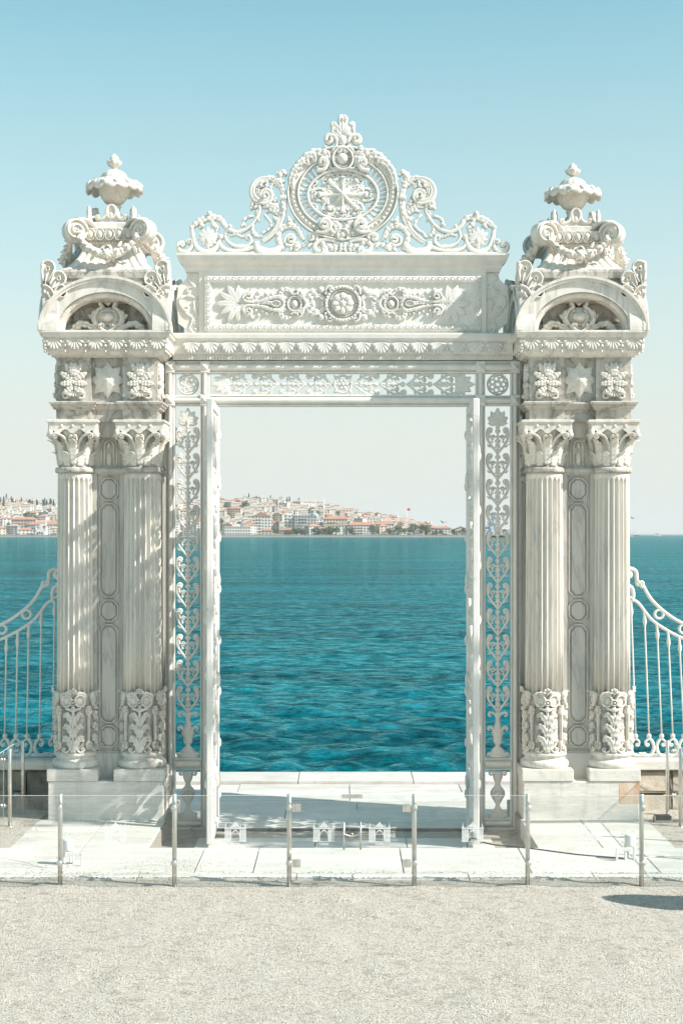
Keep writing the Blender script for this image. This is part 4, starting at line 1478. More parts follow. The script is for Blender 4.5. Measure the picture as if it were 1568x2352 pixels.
# top cornice
tx = -gx(427)
tc = G()
prof = [(0, gz(625)), (.0, gz(621)), (.02, gz(618)), (.03, gz(610)), (.07, gz(604)), (.09, gz(600)), (.105, gz(593)), (.115, gz(590)), (.115, gz(586)), (.0, gz(584.5))]
v, f = [], []
for (e, z) in prof:
    v += [(-tx - e, -.09 - e, z), (tx + e, -.09 - e, z), (tx + e, .09 + e, z), (-tx - e, .09 + e, z)]
for j in range(len(prof) - 1):
    for i in range(4):
        k = (i + 1) % 4
        f.append((j * 4 + i, j * 4 + k, j * 4 + 4 + k, j * 4 + 4 + i))
f += [(3, 2, 1, 0), tuple(len(prof) * 4 - 4 + i for i in range(4))]
O('top_cornice', tc.add(v, f).me('top_cornice', I1, False), GATE)

# --- crest
KC = .4337 / 1.7417 * 20.9 / F
def TC(x, y): return ((x - 1546) * KC, (1335 - y) * KC)
zc0 = PZ((430 + 1335 * .4337) / 1.7417, 20.9)
crest = O('crest', G().box(-2.19, 2.19, -.04, .04, gz(586) - .01, zc0 + .006, .006).me('crest_bar', I1, False), GATE)
def crel(name, g, both=True, ud=False, y=0.0, smooth=True):
    me = g.me(name, I1, smooth)
    for s in ((1, -1) if both else (1,)):
        O(name, me, crest, (0, y, zc0), (0, 0, 0), (s, 1, 1))
def sc3(pts, w, **kw):
    return scroll_geo([TC(*p) for p in pts], [a * KC * 1.28 for a in w], kw.pop('r', 0) * KC, kw.pop('turns', 0), kw.pop('side', 1), kw.pop('h', .04) * 1.35, kw.pop('back', .035), ball=kw.pop('ball', 0) * KC, **kw)
def ball3(x, y, r, h=.06): return G().dome(*TC(x, y), r * KC * 1.15, r * KC * 1.15, h, back=.04, n=14, m=4)
crel('scroll', sc3([(150, 1235), (148, 1290), (95, 1328), (40, 1310), (24, 1268), (48, 1243)], (12, 16, 17, 16, 14, 10), r=22, turns=.8, side=-1, ball=11))
crel('scroll', sc3([(155, 1255), (150, 1220), (120, 1218)], (10, 11, 8), r=18, turns=.8, side=1, ball=8))
crel('scroll', sc3([(150, 1110), (168, 1210), (205, 1290), (285, 1328), (365, 1300), (402, 1240), (405, 1200)], (14, 18, 20, 22, 22, 18, 12)))
crel('leafy_scroll', sc3([(140, 1120), (190, 1065), (250, 1030), (320, 1010), (395, 1015), (445, 1060)], (12, 26, 30, 26, 26, 22), lobes=8, groove=.4, lside=0))
crel('scroll', sc3([(430, 1045), (475, 1105), (555, 1145), (640, 1125), (705, 1075), (755, 1005), (780, 935), (768, 880)], (20, 18, 14, 12, 16, 18, 16, 14), r=34, turns=1.0, side=1, ball=12))
for (x, y, r) in ((315, 973, 22), (150, 1103, 20), (508, 1090, 15), (735, 912, 18), (420, 1190, 24), (702, 925, 14)):
    crel('knob', ball3(x, y, r))
crel('leaf', sc3([(330, 1020), (350, 1070), (385, 1110), (370, 1150)], (12, 24, 20, 6), lobes=4, groove=.3))
crel('leaf', sc3([(235, 1040), (240, 1080), (215, 1110)], (14, 24, 8), lobes=3))
crel('leaf', sc3([(480, 1100), (470, 1150), (455, 1180)], (8, 14, 8), lobes=2))
crel('flower', G().dome(*TC(302, 1225), 34 * KC, 46 * KC, .055, back=.03, n=18, m=5))
for i, (a, l) in enumerate(((0, 120), (28, 105), (56, 110), (84, 105), (112, 95), (150, 80), (-28, 110), (-56, 112), (-90, 90), (-130, 80), (180, 95))):
    for s in (1, -1):
        x, y = TC(302, 1215)
        O('petal', PET, crest, (s * x, -.012, zc0 + y), (0, s * R(a), 0), (1.05, 1.2, l * KC / .17))
crel('scroll', sc3([(402, 1235), (440, 1290), (520, 1318), (640, 1308), (745, 1275)], (14, 16, 17, 16, 20)))
crel('scroll', sc3([(455, 1180), (490, 1240), (555, 1275), (640, 1282), (698, 1235), (690, 1190)], (12, 14, 14, 14, 13, 10), r=22, turns=.7, side=1))
crel('lace_leaf', sc3([(500, 1180), (560, 1165), (620, 1190), (660, 1180)], (8, 14, 12, 8), lobes=6))
crel('lace_leaf', sc3([(540, 1275), (580, 1300), (590, 1270), (640, 1265)], (8, 14, 12, 6), lobes=4))
crel('lace_leaf', sc3([(720, 1070), (710, 1130), (735, 1170), (790, 1195)], (8, 18, 22, 8), lobes=5))
crel('lace_leaf', sc3([(640, 1090), (625, 1050), (660, 1010), (720, 995)], (12, 14, 14, 10), lobes=3))
crel('lace_leaf', sc3([(745, 990), (750, 955), (770, 1050)], (8, 16, 6), lobes=3))
crel('knob', ball3(615, 1082, 14))
crel('thin_scroll', sc3([(820, 985), (870, 1040), (885, 1085), (850, 1125), (800, 1160), (790, 1195)], (10, 12, 13, 12, 11, 8), lobes=6, amp=.2))
crel('foot_scroll', sc3([(745, 1235), (765, 1300), (840, 1332), (920, 1318), (965, 1265), (955, 1210)], (22, 30, 34, 32, 26, 16), h=.05))
crel('stem', sc3([(800, 1235), (870, 1185), (930, 1115), (975, 1020), (995, 920), (1003, 830)], (16, 20, 24, 28, 26, 22), h=.05, groove=.5))
crel('collar', sc3([(965, 832), (1025, 822)], (20, 20), h=.055))
crel('leafy_stem', sc3([(1005, 820), (985, 740), (950, 680), (905, 640)], (18, 26, 28, 16), lobes=6, h=.05, groove=.4))
crel('leaf', sc3([(985, 760), (955, 660), (945, 590)], (16, 30, 10), lobes=5, h=.05, groove=.4))
crel('leaf', sc3([(960, 650), (980, 590), (1015, 600), (1018, 630)], (18, 24, 16, 6), lobes=3, h=.05))
crel('leaf', sc3([(990, 740), (975, 690), (1010, 670)], (16, 20, 8), lobes=3, h=.05))
crel('leaf', sc3([(950, 720), (890, 650), (830, 640)], (16, 30, 10), lobes=5, h=.05, groove=.4))
crel('shoulder_scroll', sc3([(880, 650), (800, 655), (735, 700), (712, 775), (745, 845), (820, 868)], (16, 24, 27, 27, 26, 22), r=62, turns=.95, side=1, h=.055, ball=20, lobes=0, groove=.5))
crel('shoulder_leaf', sc3([(860, 668), (800, 690), (765, 740), (765, 800), (800, 835)], (8, 18, 20, 18, 6), lobes=8, h=.06, groove=.5))
crel('shoulder_leaf', sc3([(905, 690), (880, 740), (890, 790), (920, 820)], (8, 16, 16, 5), lobes=5, h=.05, groove=.4))
crel('leaf', sc3([(800, 670), (790, 720), (765, 730)], (10, 20, 6), lobes=3, h=.06))
crel('leaf', sc3([(850, 670), (840, 720), (820, 740)], (10, 18, 6), lobes=3, h=.06))
crel('leaf', sc3([(960, 960), (930, 915), (870, 900), (800, 918)], (14, 30, 28, 8), lobes=6, h=.05, groove=.4))
crel('leaf', sc3([(965, 1020), (935, 960), (880, 940), (840, 965)], (14, 28, 24, 6), lobes=5, h=.05, groove=.4))
crel('leaf', sc3([(945, 1080), (930, 1030), (900, 1010)], (12, 24, 8), lobes=3, h=.05))
crel('leaf', sc3([(950, 900), (920, 860), (930, 825)], (10, 20, 6), lobes=3))
crel('leaf', sc3([(985, 1000), (1000, 930), (990, 870)], (12, 22, 10), lobes=3, h=.06))
crel('arch_leaf', sc3([(950, 1170), (985, 1110), (1060, 1085), (1125, 1115), (1160, 1180), (1190, 1225)], (20, 28, 30, 28, 22, 8), lobes=9, h=.05, groove=.3))
crel('leaf', sc3([(1050, 1085), (1055, 1040), (1035, 1000)], (24, 26, 6), lobes=3, h=.055))
crel('leaf', sc3([(1060, 1080), (1090, 1050), (1075, 1030)], (16, 18, 6), lobes=2))
crel('spiral', sc3([(1010, 1255), (1015, 1200), (1050, 1175)], (12, 15, 14), r=38, turns=1.2, side=-1, ball=12))
crel('stem', sc3([(950, 1150), (950, 1210), (970, 1265), (935, 1315)], (26, 26, 26, 12), lobes=4, h=.05))
crel('stem', sc3([(1010, 1255), (1070, 1270), (1110, 1240)], (12, 13, 10)))
crel('flower', sc3([(1120, 1235), (1125, 1280), (1105, 1320)], (18, 36, 10), lobes=3, h=.05))
crel('leaf', sc3([(1095, 1270), (1070, 1300), (1050, 1325)], (10, 18, 4), lobes=3))
crel('leaf', sc3([(1140, 1270), (1180, 1265), (1215, 1255)], (10, 20, 4), lobes=3))
crel('leaf', sc3([(1010, 1270), (985, 1290), (960, 1325)], (10, 22, 4), lobes=3))
# medallion
CXm, CYm = 0.0, (1335 - 785) * KC
RX, RY = 505 * KC, 428 * KC
crel('medallion_ring', G().ring(CXm, CYm, RX, RY, 12 * KC, .06, 0, .05, 90), False)
crel('medallion_band', G().ring(CXm, CYm, RX - 48 * KC, RY - 46 * KC, 34 * KC, .025, 0, .045, 90), False)
crel('medallion_ring', G().ring(CXm, CYm, RX - 92 * KC, RY - 88 * KC, 11 * KC, .05, 0, .045, 80), False)
OX, OY, OCY = 322 * KC, 232 * KC, (1335 - 800) * KC
crel('oval_frame', G().ring(0, OCY, OX, OY, 15 * KC, .05, 0, .05, 80), False)
for i in range(44):
    a = 2 * pi * i / 44
    p0 = ((OX + 8 * KC) * math.cos(a), OCY + (OY + 8 * KC) * math.sin(a))
    p1 = ((RX - 96 * KC) * math.cos(a), CYm + (RY - 92 * KC) * math.sin(a))
    O('spoke', G().ribbon([p0, ((p0[0] + p1[0]) / 2, (p0[1] + p1[1]) / 2), p1], [9 * KC, 10 * KC, 17 * KC], .012, .03).me('spoke', I1), crest, (0, 0, zc0))
BD = G().dome(0, 0, .024, .020, .04, back=.0, n=12, m=4).me('medallion_bead', I1)
for i in range(60):
    a = 2 * pi * i / 60
    if math.sin(a) < 0.18 and math.sin(a) > -.93:
        O('bead', BD, crest, ((RX - 45 * KC) * math.cos(a), -.02, zc0 + CYm + (RY - 43 * KC) * math.sin(a)), (0, -math.atan2((RY) * math.cos(a), -(RX) * math.sin(a)), 0))
for i, (pts, w) in enumerate((([(1085, 750), (1070, 680), (1095, 610), (1135, 640)], (12, 32, 34, 8)),
                              ([(1090, 680), (1090, 600), (1130, 545), (1170, 575)], (12, 34, 36, 8)),
                              ([(1110, 610), (1130, 530), (1200, 490), (1230, 540)], (12, 36, 38, 8)),
                              ([(1140, 540), (1190, 460), (1270, 440), (1290, 520)], (12, 36, 42, 8)),
                              ([(1200, 470), (1270, 410), (1350, 420), (1385, 470), (1370, 520)], (14, 34, 40, 36, 10)),
                              ([(1300, 420), (1370, 400), (1412, 440), (1415, 510), (1380, 575)], (14, 24, 26, 22, 10)))):
    crel('acanthus', sc3(pts, w, lobes=6, h=.075, groove=.45))
crel('acanthus_curl', sc3([(1300, 580), (1370, 570), (1400, 520)], (18, 22, 16), r=38, turns=1.1, side=1, h=.075, ball=12))
crel('foot_volute', sc3([(1290, 1140), (1370, 1150), (1425, 1110), (1430, 1070)], (14, 20, 22, 18), r=48, turns=1.35, side=1, h=.075, ball=14))
crel('leaf', sc3([(1440, 1050), (1490, 1080), (1500, 1150), (1480, 1210)], (14, 40, 36, 8), lobes=6, h=.06, groove=.45))
crel('leaf', sc3([(1430, 1120), (1455, 1150), (1440, 1190)], (12, 26, 6), lobes=3, h=.06))
crel('oval', G().ring(*TC(1546, 1170), 50 * KC, 52 * KC, 9 * KC, .07, back=.03, n=26).dome(*TC(1546, 1170), 40 * KC, 42 * KC, .06), False)
crel('scroll', sc3([(1490, 1240), (1420, 1215), (1340, 1225), (1285, 1270), (1310, 1320), (1370, 1330)], (14, 18, 20, 20, 18, 10), r=26, turns=.9, side=1, ball=12, h=.05))
crel('scroll', sc3([(1300, 1230), (1310, 1180), (1265, 1165)], (14, 18, 16), r=30, turns=.9, side=1, ball=12, h=.05))
crel('leaf', sc3([(1260, 1250), (1235, 1265), (1210, 1245)], (12, 24, 6), lobes=3))
crel('leaf', sc3([(1400, 1270), (1440, 1285), (1450, 1325)], (12, 24, 8), lobes=4, h=.05))
crel('leaf', sc3([(1460, 1250), (1480, 1290), (1470, 1330)], (12, 26, 8), lobes=4, h=.05))
crel('leaf', sc3([(1520, 1240), (1530, 1290), (1515, 1330)], (14, 22, 10), lobes=4, h=.05))
crel('knob', ball3(1360, 1250, 26))
# oval filigree star rosette
SA = star_geo(108 * KC, 46 * KC, 8, .07)
O('star', SA.me('crest_star', I1, False), crest, (0, -.03, zc0 + OCY))
cl = G()
cl.ribbon(cr([(0, .05), (.0, .13), (0, .20)], 5), wts(11, .025, .02, .03), .045, .03, groove=.3)
cl.dome(0, .215, .035, .028, .05, back=.03, fn=lambda b: .8 + .2 * abs(math.sin(2.5 * b)))
for s in (1, -1):
    cl.add(*(lambda q: (q.v, q.f))(scroll_geo([(s * .012, .10), (s * .045, .16), (s * .055, .22), (s * .04, .275)], (.012, .013, .013, .01), .026, .9, s, .03, .03, ball=.01)))
    cl.add(*(lambda q: (q.v, q.f))(scroll_geo([(s * .01, .14), (s * .04, .185), (s * .06, .15)], (.012, .024, .006), 0, 0, 1, .04, .025, lobes=3)))
CLM = cl.me('rosette_arm', I1)
RLM = leaf_geo(.20, .042, .04, 5, groove=.5, back=.03).me('rosette_leaf', I1)
RCM = scroll_geo([(0, 0), (.03, .03), (.06, .035)], (.012, .014, .008), .024, .9, -1, .035, .03, ball=.01).me('rosette_curl', I1)
for i in range(8):
    a = pi * i / 4
    k = 1.0 / math.sqrt((math.sin(a) / 1.34) ** 2 + (math.cos(a) / 1.0) ** 2)
    O('rosette_arm', CLM, crest, (0, 0, zc0 + OCY), (0, a, 0), (1.5, 1.2, k * 1.06))
    a += pi / 8
    k = 1.0 / math.sqrt((math.sin(a) / 1.34) ** 2 + (math.cos(a) / 1.0) ** 2)
    O('rosette_leaf', RLM, crest, (.07 * math.sin(a), .005, zc0 + OCY + .07 * math.cos(a)), (0, a, 0), (1.15, 1.2, k))
    for s_ in (1, -1):
        O('rosette_curl', RCM, crest, (OX * .93 * math.sin(a), .005, zc0 + OCY + OY * .93 * math.cos(a)), (0, a + pi, 0), (s_ * 1.0, 1, 1))
# cartouche and finial
cc = TC(1546, 470)
crel('cartouche', G().ring(cc[0], cc[1], 92 * KC, 100 * KC, 15 * KC, .085, 0, .05, 40).ring(cc[0], cc[1], 70 * KC, 78 * KC, 6 * KC, .06, 0, .04, 30).dome(cc[0], cc[1] + .01, 62 * KC, 62 * KC, .085, back=.03, n=20, m=6), False)
crel('scroll', sc3([(1450, 400), (1480, 365), (1520, 372)], (12, 18, 14), r=22, turns=.7, side=-1, h=.07))
crel('scroll', sc3([(1490, 560), (1440, 555), (1425, 500)], (10, 12, 10), h=.06))
crel('scroll', sc3([(1350, 395), (1400, 415), (1440, 410), (1480, 370), (1492, 310), (1470, 260), (1430, 248)], (8, 12, 14, 18, 18, 20, 20), r=40, turns=.85, side=1, h=.05, ball=16))
crel('scroll', sc3([(1420, 400), (1390, 395), (1370, 375)], (8, 11, 10), r=16, turns=.6, side=-1, ball=12))
crel('finial_boss', G().dome(*TC(1546, 300), 46 * KC, 55 * KC, .07, back=.04, n=18, m=5), False)
for pts, w in (([(1535, 250), (1500, 190), (1465, 160), (1450, 125)], (16, 26, 30, 14)), ([(1530, 270), (1490, 230), (1450, 205), (1432, 205)], (14, 24, 24, 10)),
               ([(1540, 250), (1535, 170), (1530, 100), (1540, 60)], (20, 24, 28, 10))):
    crel('finial_leaf', sc3(pts, w, lobes=2, amp=.2, h=.055, groove=.5))

# --- open gate leaves
LW, LZ0, LZ1 = 1.46, FZ + .05, gz(936)
def door_leaf(side):
    g = G()
    th = .04
    g.box(0, .10, -th, th, LZ0, LZ1, .012).box(LW - .10, LW, -th, th, LZ0, LZ1, .012)
    for z0, z1 in ((LZ0, LZ0 + .12), (.62, .74), (2.35, 2.44), (4.15, 4.24), (LZ1 - .12, LZ1)):
        g.box(.10, LW - .10, -th + .004, th - .004, z0, z1, .01)
    g.box(.10, LW - .10, -.012, .012, LZ0 + .12, .62)
    for z in (LZ0 + .25, .45):
        g.dome(LW / 2, z, .3, .06, .03, w0=.012)
    d_ = O('gate_leaf', g.me('gate_leaf', 'iron_worn', False), GATE)
    d_.location = (side * 1.68, -.06, 0)
    d_.rotation_euler = (0, 0, R(-90) - side * R(1.2))
    for u in (.36, .73, 1.10):
        z = .76
        for i in range(13):
            unit(d_, u, z + i * .352)
    for i in range(15):
        for w in (1, -1):
            O('boss', ME['leaf_boss'], d_, (.05 + (i % 2) * (LW - .10), 0, .35 + i * .34), (0, 0, 0), (1, w, 1))
            O('boss', ME['leaf_boss'], d_, (.2 + .35 * ((i * 7) % 4), 0, .55 + i * .33), (0, 0, 0), (.9, w, 1.6))
    for z in (.85, 2.0, 3.3, 4.6):
        O('hinge', G().tube([(-.02, 0, z - .08), (-.02, 0, z + .08)], .035, 12).me('hinge', 'iron_worn'), d_)
    return d_
ME['leaf_boss'] = G().dome(0, 0, .045, .07, .03, w0=.036, back=.03, n=12, m=4, fn=lambda b: .85 + .15 * abs(math.sin(2.5 * b))).me('leaf_boss', 'iron_worn')
door_leaf(-1)
door_leaf(1)
# ------------------------------------------------------------------ walls and railings beside the pillars
RYD = 21.15
def stone_wall(side, label):
    W = empty('stone_wall', (side * 3.85, GY, 0), label, 'wall', 'low walls beside the gate')
    rr = random.Random(4 + side)
    O('wall_core', G().box(*sorted((0, side * 9)), .05, .5, -.2, .64).me('wall_core', 'soil', False), W)
    x = 0.0
    while x < 8.5:
        w = rr.uniform(.34, .62)
        hs_ = [(.02, .65)] if rr.random() < .6 else [(.02, .33), (.33, .65)]
        for z0, z1 in hs_:
            j = .012
            pr = rr.uniform(0, .022)
            g = G().box(*sorted((side * (x + j), side * (x + w - j))), -pr, .3, z0 + j, z1 - j, .03)
            O('stone', g.map(lambda a, b, c: (a + .006 * math.sin(40 * c + 9 * a), b + .012 * math.sin(23 * a + 3) * math.sin(31 * c), c)).me('stone', 'rubble'), W)
        x += w
    x = 0.0
    while x < 8.5:
        w = 1.25
        O('coping_stone', G().box(*sorted((side * (x + .004), side * (x + w - .004))), -.06, .60, .652, .787, .012).me('coping_stone', 'marble_pedestal', False), W)
        x += w
stone_wall(-1, 'low stone wall with marble coping in shade, on the dappled pillar side')
stone_wall(1, 'low sunlit cracked stone wall with marble coping behind the black floodlight')

def RT(x, y): return (PX((1800 + x * .5938) / 1.7417, RYD), PZ((1550 + y * .5938) / 1.7417, RYD))
KR = .5938 / 1.7417 * RYD / F
def railing(side, lean, label):
    P = empty('iron_railing', (side * 4.0, RYD, .787), label, 'railing', 'curved railings beside the gate')
    def place_r(name, g, smooth=True):
        g.map(lambda x, y, z: (x * side - side * 4.0, y, z - .787))
        return O(name, g.me(name, I1, smooth), P)
    top = [(1290, 1320), (1350, 1425), (1450, 1520), (1568, 1592), (1750, 1665), (2000, 1705), (2400, 1720)]
    low = [(1215, 1435), (1262, 1450), (1350, 1560), (1450, 1632), (1568, 1692), (1750, 1765), (2000, 1805), (2400, 1820)]
    tp, lp = [RT(*p) for p in top], [RT(*p) for p in low]
    def rail(pts, r):
        return G().tube([(a, 0, b) for a, b in cr(pts, 6)], r, 10)
    place_r('top_rail', rail(tp, .024))
    place_r('lower_rail', rail(lp, .022))
    for pts, w, r, t_, sd in (([(1292, 1325), (1262, 1330), (1255, 1290), (1248, 1240), (1212, 1222), (1185, 1240)], (10, 12, 14, 18, 18, 14), 22, .9, 1),
                              ([(1255, 1290), (1290, 1345), (1298, 1320)], (9, 10, 8), 12, .7, 1),
                              ([(1225, 1440), (1232, 1395), (1220, 1350), (1190, 1335)], (12, 14, 14, 10), 20, .8, 1),
                              ([(1240, 1420), (1200, 1410), (1180, 1380)], (8, 10, 8), 14, .7, -1),
                              ([(1215, 1275), (1190, 1290), (1180, 1320)], (8, 14, 8), 12, .8, 1)):
        place_r('scroll', scroll_geo([RT(*p) for p in pts], [a * KR for a in w], r * KR, t_, sd, .03, .03, lobes=0, groove=.2, ball=.012))
    for (x, y) in ((1405, 1528), (1570, 1628), (1760, 1712)):
        c = RT(x, y)
        place_r('ring', G().ring(c[0], c[1], 29 * KR, 29 * KR, 9 * KR, .022, 0, .02, 28))
    lz = cr(lp, 12)
    xs_ = [1215, 1305, 1390, 1465, 1540] + [1540 + 80 * i for i in range(1, 10)]
    for i, xx in enumerate(xs_):
        x = RT(xx, 0)[0]
        z1 = min(lz, key=lambda q: abs(q[0] - x))[1]
        xb = x + lean * side
        z0 = 1.085
        def at(t): return (x + (xb - x) * t, 0, z1 + (z0 - z1) * t)
        hh = z1 - z0
        g = G().tube([at(t) for t in (0, .03 / hh, .08 / hh, .12 / hh, .17 / hh, .20 / hh, .22 / hh, .6, 1)], [.022, .02, .016, .026, .026, .016, .012, .0105, .0105], 8)
        place_r('baluster', g)
        g = G().dome(xb, 1.075, .032, .034, .03, back=.03, n=12)
        place_r('knob', g)
        sd = 1 if i % 2 == 0 else -1
        place_r('foot_scroll', scroll_geo([(xb, 1.05), (xb - sd * .05, .99), (xb - sd * .065, .90), (xb - sd * .02, .82), (xb + sd * .06, .805)], (.018, .024, .026, .024, .014), .02, .8, sd, .025, .025, lobes=5, amp=.2, groove=.3))
        place_r('foot_curl', scroll_geo([(xb, 1.04), (xb + sd * .045, 1.0), (xb + sd * .04, .955)], (.014, .016, .01), .02, .9, -sd, .025, .025))
    x = RT(1170, 0)[0]
    place_r('base_bar', G().box(x, x + 2.6, -.02, .02, .788, .803))
railing(-1, -.025, 'white iron railing in shade sweeping down from the dappled pillar')
railing(1, .065, 'sunlit white iron railing sweeping down from the pillar with the rust stain')

# ------------------------------------------------------------------ glass barrier
BY = 16.45
bz0, bz1 = GZ - .02, 1.072
BAR = empty('glass_barrier', (0, BY, GZ), 'low glass barrier on steel posts in front of the gate', 'barrier')
def bar_child(name, g, mat, parent=BAR, smooth=False):
    g.map(lambda x, y, z: (x, y - BY, z - GZ))
    return O(name, g.me(name, mat, smooth), parent)
posts = [-4.2, -2.961, -1.764, -.562, .749, 1.937, 3.13, 4.25]
GYL = BY - .058
def post(x, y, face, z0=bz0):
    zt = z0 - bz0 + bz1
    p = bar_child('post', G().lathe([(.0245, z0 - .05), (.0245, zt - .004), (.021, zt)], 20).map(lambda a, b, c: (a + x, b + y, c)), 'steel', smooth=True)
    bar_child('post_foot', G().lathe([(.04, z0 - .01), (.042, z0 + .018), (.026, z0 + .022)], 20).map(lambda a, b, c: (a + x, b + y, c)), 'steel', p, True)
    for z in (.937, .358):
        zz = z + z0 - bz0
        if face == 'y':
            g = G().lathe([(.012, 0), (.012, .03), (.031, .031), (.031, .052), (.028, .056)], 20).map(lambda a, b, c: (x + a, y - .02 - c - .0, zz + b))
        else:
            g = G().lathe([(.011, 0), (.011, .04), (.028, .041), (.028, .056), (.02, .058), (.02, .075), (.028, .076), (.028, .09)], 16).map(lambda a, b, c: (x + face * (.018 + c), y + a, zz + b))
        bar_child('clamp', g, 'steel', p, True)
for x in posts:
    post(x, BY, 'y')
def pane(x0, x1, y, z0, z1):
    o = bar_child('glass_panel', G().box(x0, x1, y - .005, y + .005, z0, z1), 'glass')
    bar_child('glass_rim', G().box(x0, x1, y - .0052, y + .0052, z1 - .002, z1 + .001).box(x0, x1, y - .0052, y + .0052, z0 - .001, z0 + .001), 'glass_edge', o)
    return o
def text_geo(s, size, x, z, y):
    cu = bpy.data.curves.new('lettering', 'FONT')
    cu.body = s
    cu.size = size
    cu.align_x = 'CENTER'
    cu.resolution_u = 2
    cu.offset = size * .02
    ob = bpy.data.objects.new('lettering', cu)
    me = bpy.data.meshes.new_from_object(ob)
    me.transform(Matrix.Translation((x, y - BY, z - GZ)) @ Matrix.Rotation(pi / 2, 4, 'X'))
    me.materials.clear()
    me.materials.append(M['frost'])
    bpy.data.objects.remove(ob)
    return me
def emblem(panel, cx):
    y = GYL - .0065
    z0 = PZ(1931, BY)
    h = PZ(1884, BY) - z0
    w = .115
    def R_(x0, x1, a, b): return [(cx + x0 * w, z0 + a * h), (cx + x1 * w, z0 + a * h), (cx + x1 * w, z0 + b * h), (cx + x0 * w, z0 + b * h)]
    g = G()
    def pr(poly): g.prism(poly, -y, -y + .0008)
    pr(R_(-1.0, 1.0, 0, .03))
    for s in (-1, 1):
        for a, b in ((.97, .81), (.79, .61), (.59, .36)):
            pr(R_(*sorted((s * a, s * b)), .13, .60))
        pr(R_(*sorted((s * .60, s * .36)), .05, .12))
        pr(R_(*sorted((s * .98, s * .60)), .03, .12))
        pr([(cx + s * .93 * w, z0 + .76 * h), (cx + s * .83 * w, z0 + .76 * h), (cx + s * .88 * w, z0 + .97 * h)])
        pr(R_(*sorted((s * .96, s * .80)), .70, .76))
        pr([(cx + s * .52 * w, z0 + .72 * h), (cx + s * .42 * w, z0 + .72 * h), (cx + s * .47 * w, z0 + .90 * h)])
    pr(R_(-1.0, 1.0, .62, .70))
    arch = [(cx + .30 * w * math.cos(a), z0 + (.32 + .20 * math.sin(a)) * h) for a in np.linspace(0, pi, 14)]
    out = [(cx + .34 * w * math.cos(a), z0 + (.32 + .28 * math.sin(a)) * h) for a in np.linspace(pi, 0, 14)]
    for i in range(13):
        pr([arch[i], arch[i + 1], out[12 - i], out[13 - i]])
    pr([(cx - .42 * w, z0 + .72 * h), (cx + .42 * w, z0 + .72 * h), (cx + .28 * w, z0 + .84 * h), (cx + .1 * w, z0 + .90 * h), (cx, z0 + 1.0 * h), (cx - .1 * w, z0 + .90 * h), (cx - .28 * w, z0 + .84 * h)])
    bar_child('printed_emblem', g, 'frost', panel)
    zt = PZ(1938.5, BY)
    O('printed_lettering', text_geo('TBMM', .036, cx, zt, y), panel)
    O('printed_lettering', text_geo('M\u0130LL\u0130 SARAYLAR', .0275, cx, PZ(1946.5, BY), y), panel)
GB0, GB1 = .235, 1.067
for i in range(len(posts) - 1):
    a, b = posts[i], posts[i + 1]
    if i == 3:
        xm = PX(808.5, BY)
        prs = [(a - .001, a + .075), (a + .082, xm - .003), (xm + .003, b - .085), (b - .078, b + .001)]
        pl = [pane(p, q, GYL, GB0, GB1) for p, q in prs]
        emblem(pl[1], PX(744, BY))
        emblem(pl[2], PX(871, BY))
        bar_child('door_link', G().box(PX(785, BY), PX(832, BY), GYL - .012, GYL + .012, PZ(1831, BY), PZ(1822.5, BY), .002), 'steel', pl[1])
        for hx in (a + .078, b - .081):
            for z in (.937, .358):
                bar_child('hinge', G().box(hx - .045, hx + .045, GYL - .014, GYL + .014, z - .04, z + .04, .004).box(hx - .006, hx + .006, GYL - .02, GYL + .02, z - .042, z + .042), 'steel', pl[1 if hx < 0 else 2])
        for n_, xx in enumerate((789.5, 827.5)):
            x = PX(xx, BY)
            bar_child('handle', G().tube([(x, GYL - .045, PZ(1947, BY)), (x, GYL - .045, PZ(1885, BY))], .010, 10).tube([(x, GYL - .045, PZ(1940, BY)), (x, GYL + .02, PZ(1940, BY))], .006, 8).tube([(x, GYL - .045, PZ(1892, BY)), (x, GYL + .02, PZ(1892, BY))], .006, 8), 'steel', pl[1 + n_], True)
        x, z = PX(807.5, BY), PZ(1921, BY)
        bar_child('padlock', G().box(x - .022, x + .022, GYL - .05, GYL - .03, z - .02, z + .02, .004).tube([(x - .014, GYL - .04, z + .018), (x - .013, GYL - .04, z + .04), (x, GYL - .04, z + .05), (x + .013, GYL - .04, z + .04), (x + .014, GYL - .04, z + .018)], .004, 6), 'brass', pl[1])
        ch = [(PX(789.5, BY) + (PX(827.5, BY) - PX(789.5, BY)) * t, GYL - .06, z + .05 - .025 * math.sin(pi * t)) for t in np.linspace(0, 1, 14)]
        bar_child('chain', G().tube(ch, [.006 if k % 2 else .009 for k in range(14)], 6), 'steel', pl[1])
    else:
        p = pane(a + .002, b - .002, GYL, GB0, GB1)
        cxs = {1: 268, 2: 541.7, 4: 1083.5, 5: 1344}
        if i in cxs:
            emblem(p, PX(cxs[i], BY))
# side runs towards the walls
for s in (-1, 1):
    xr = 4.19 if s < 0 else 4.25
    yl = [17.6, 18.7, 19.75, 20.55]
    for y in yl:
        post(s * xr, y, s, GZ)
    ya = [BY] + yl
    for y0, y1 in zip(ya[:-1], ya[1:]):
        xg = s * (xr + .085)
        o = bar_child('glass_panel', G().box(xg - .005, xg + .005, y0 + .03, y1 - .03, GB0, GB1), 'glass')
        bar_child('glass_rim', G().box(xg - .0052, xg + .0052, y0 + .03, y1 - .03, GB1 - .004, GB1 + .001).box(xg - .0052, xg + .0052, y0 + .029, y0 + .033, GB0, GB1), 'glass_edge', o)

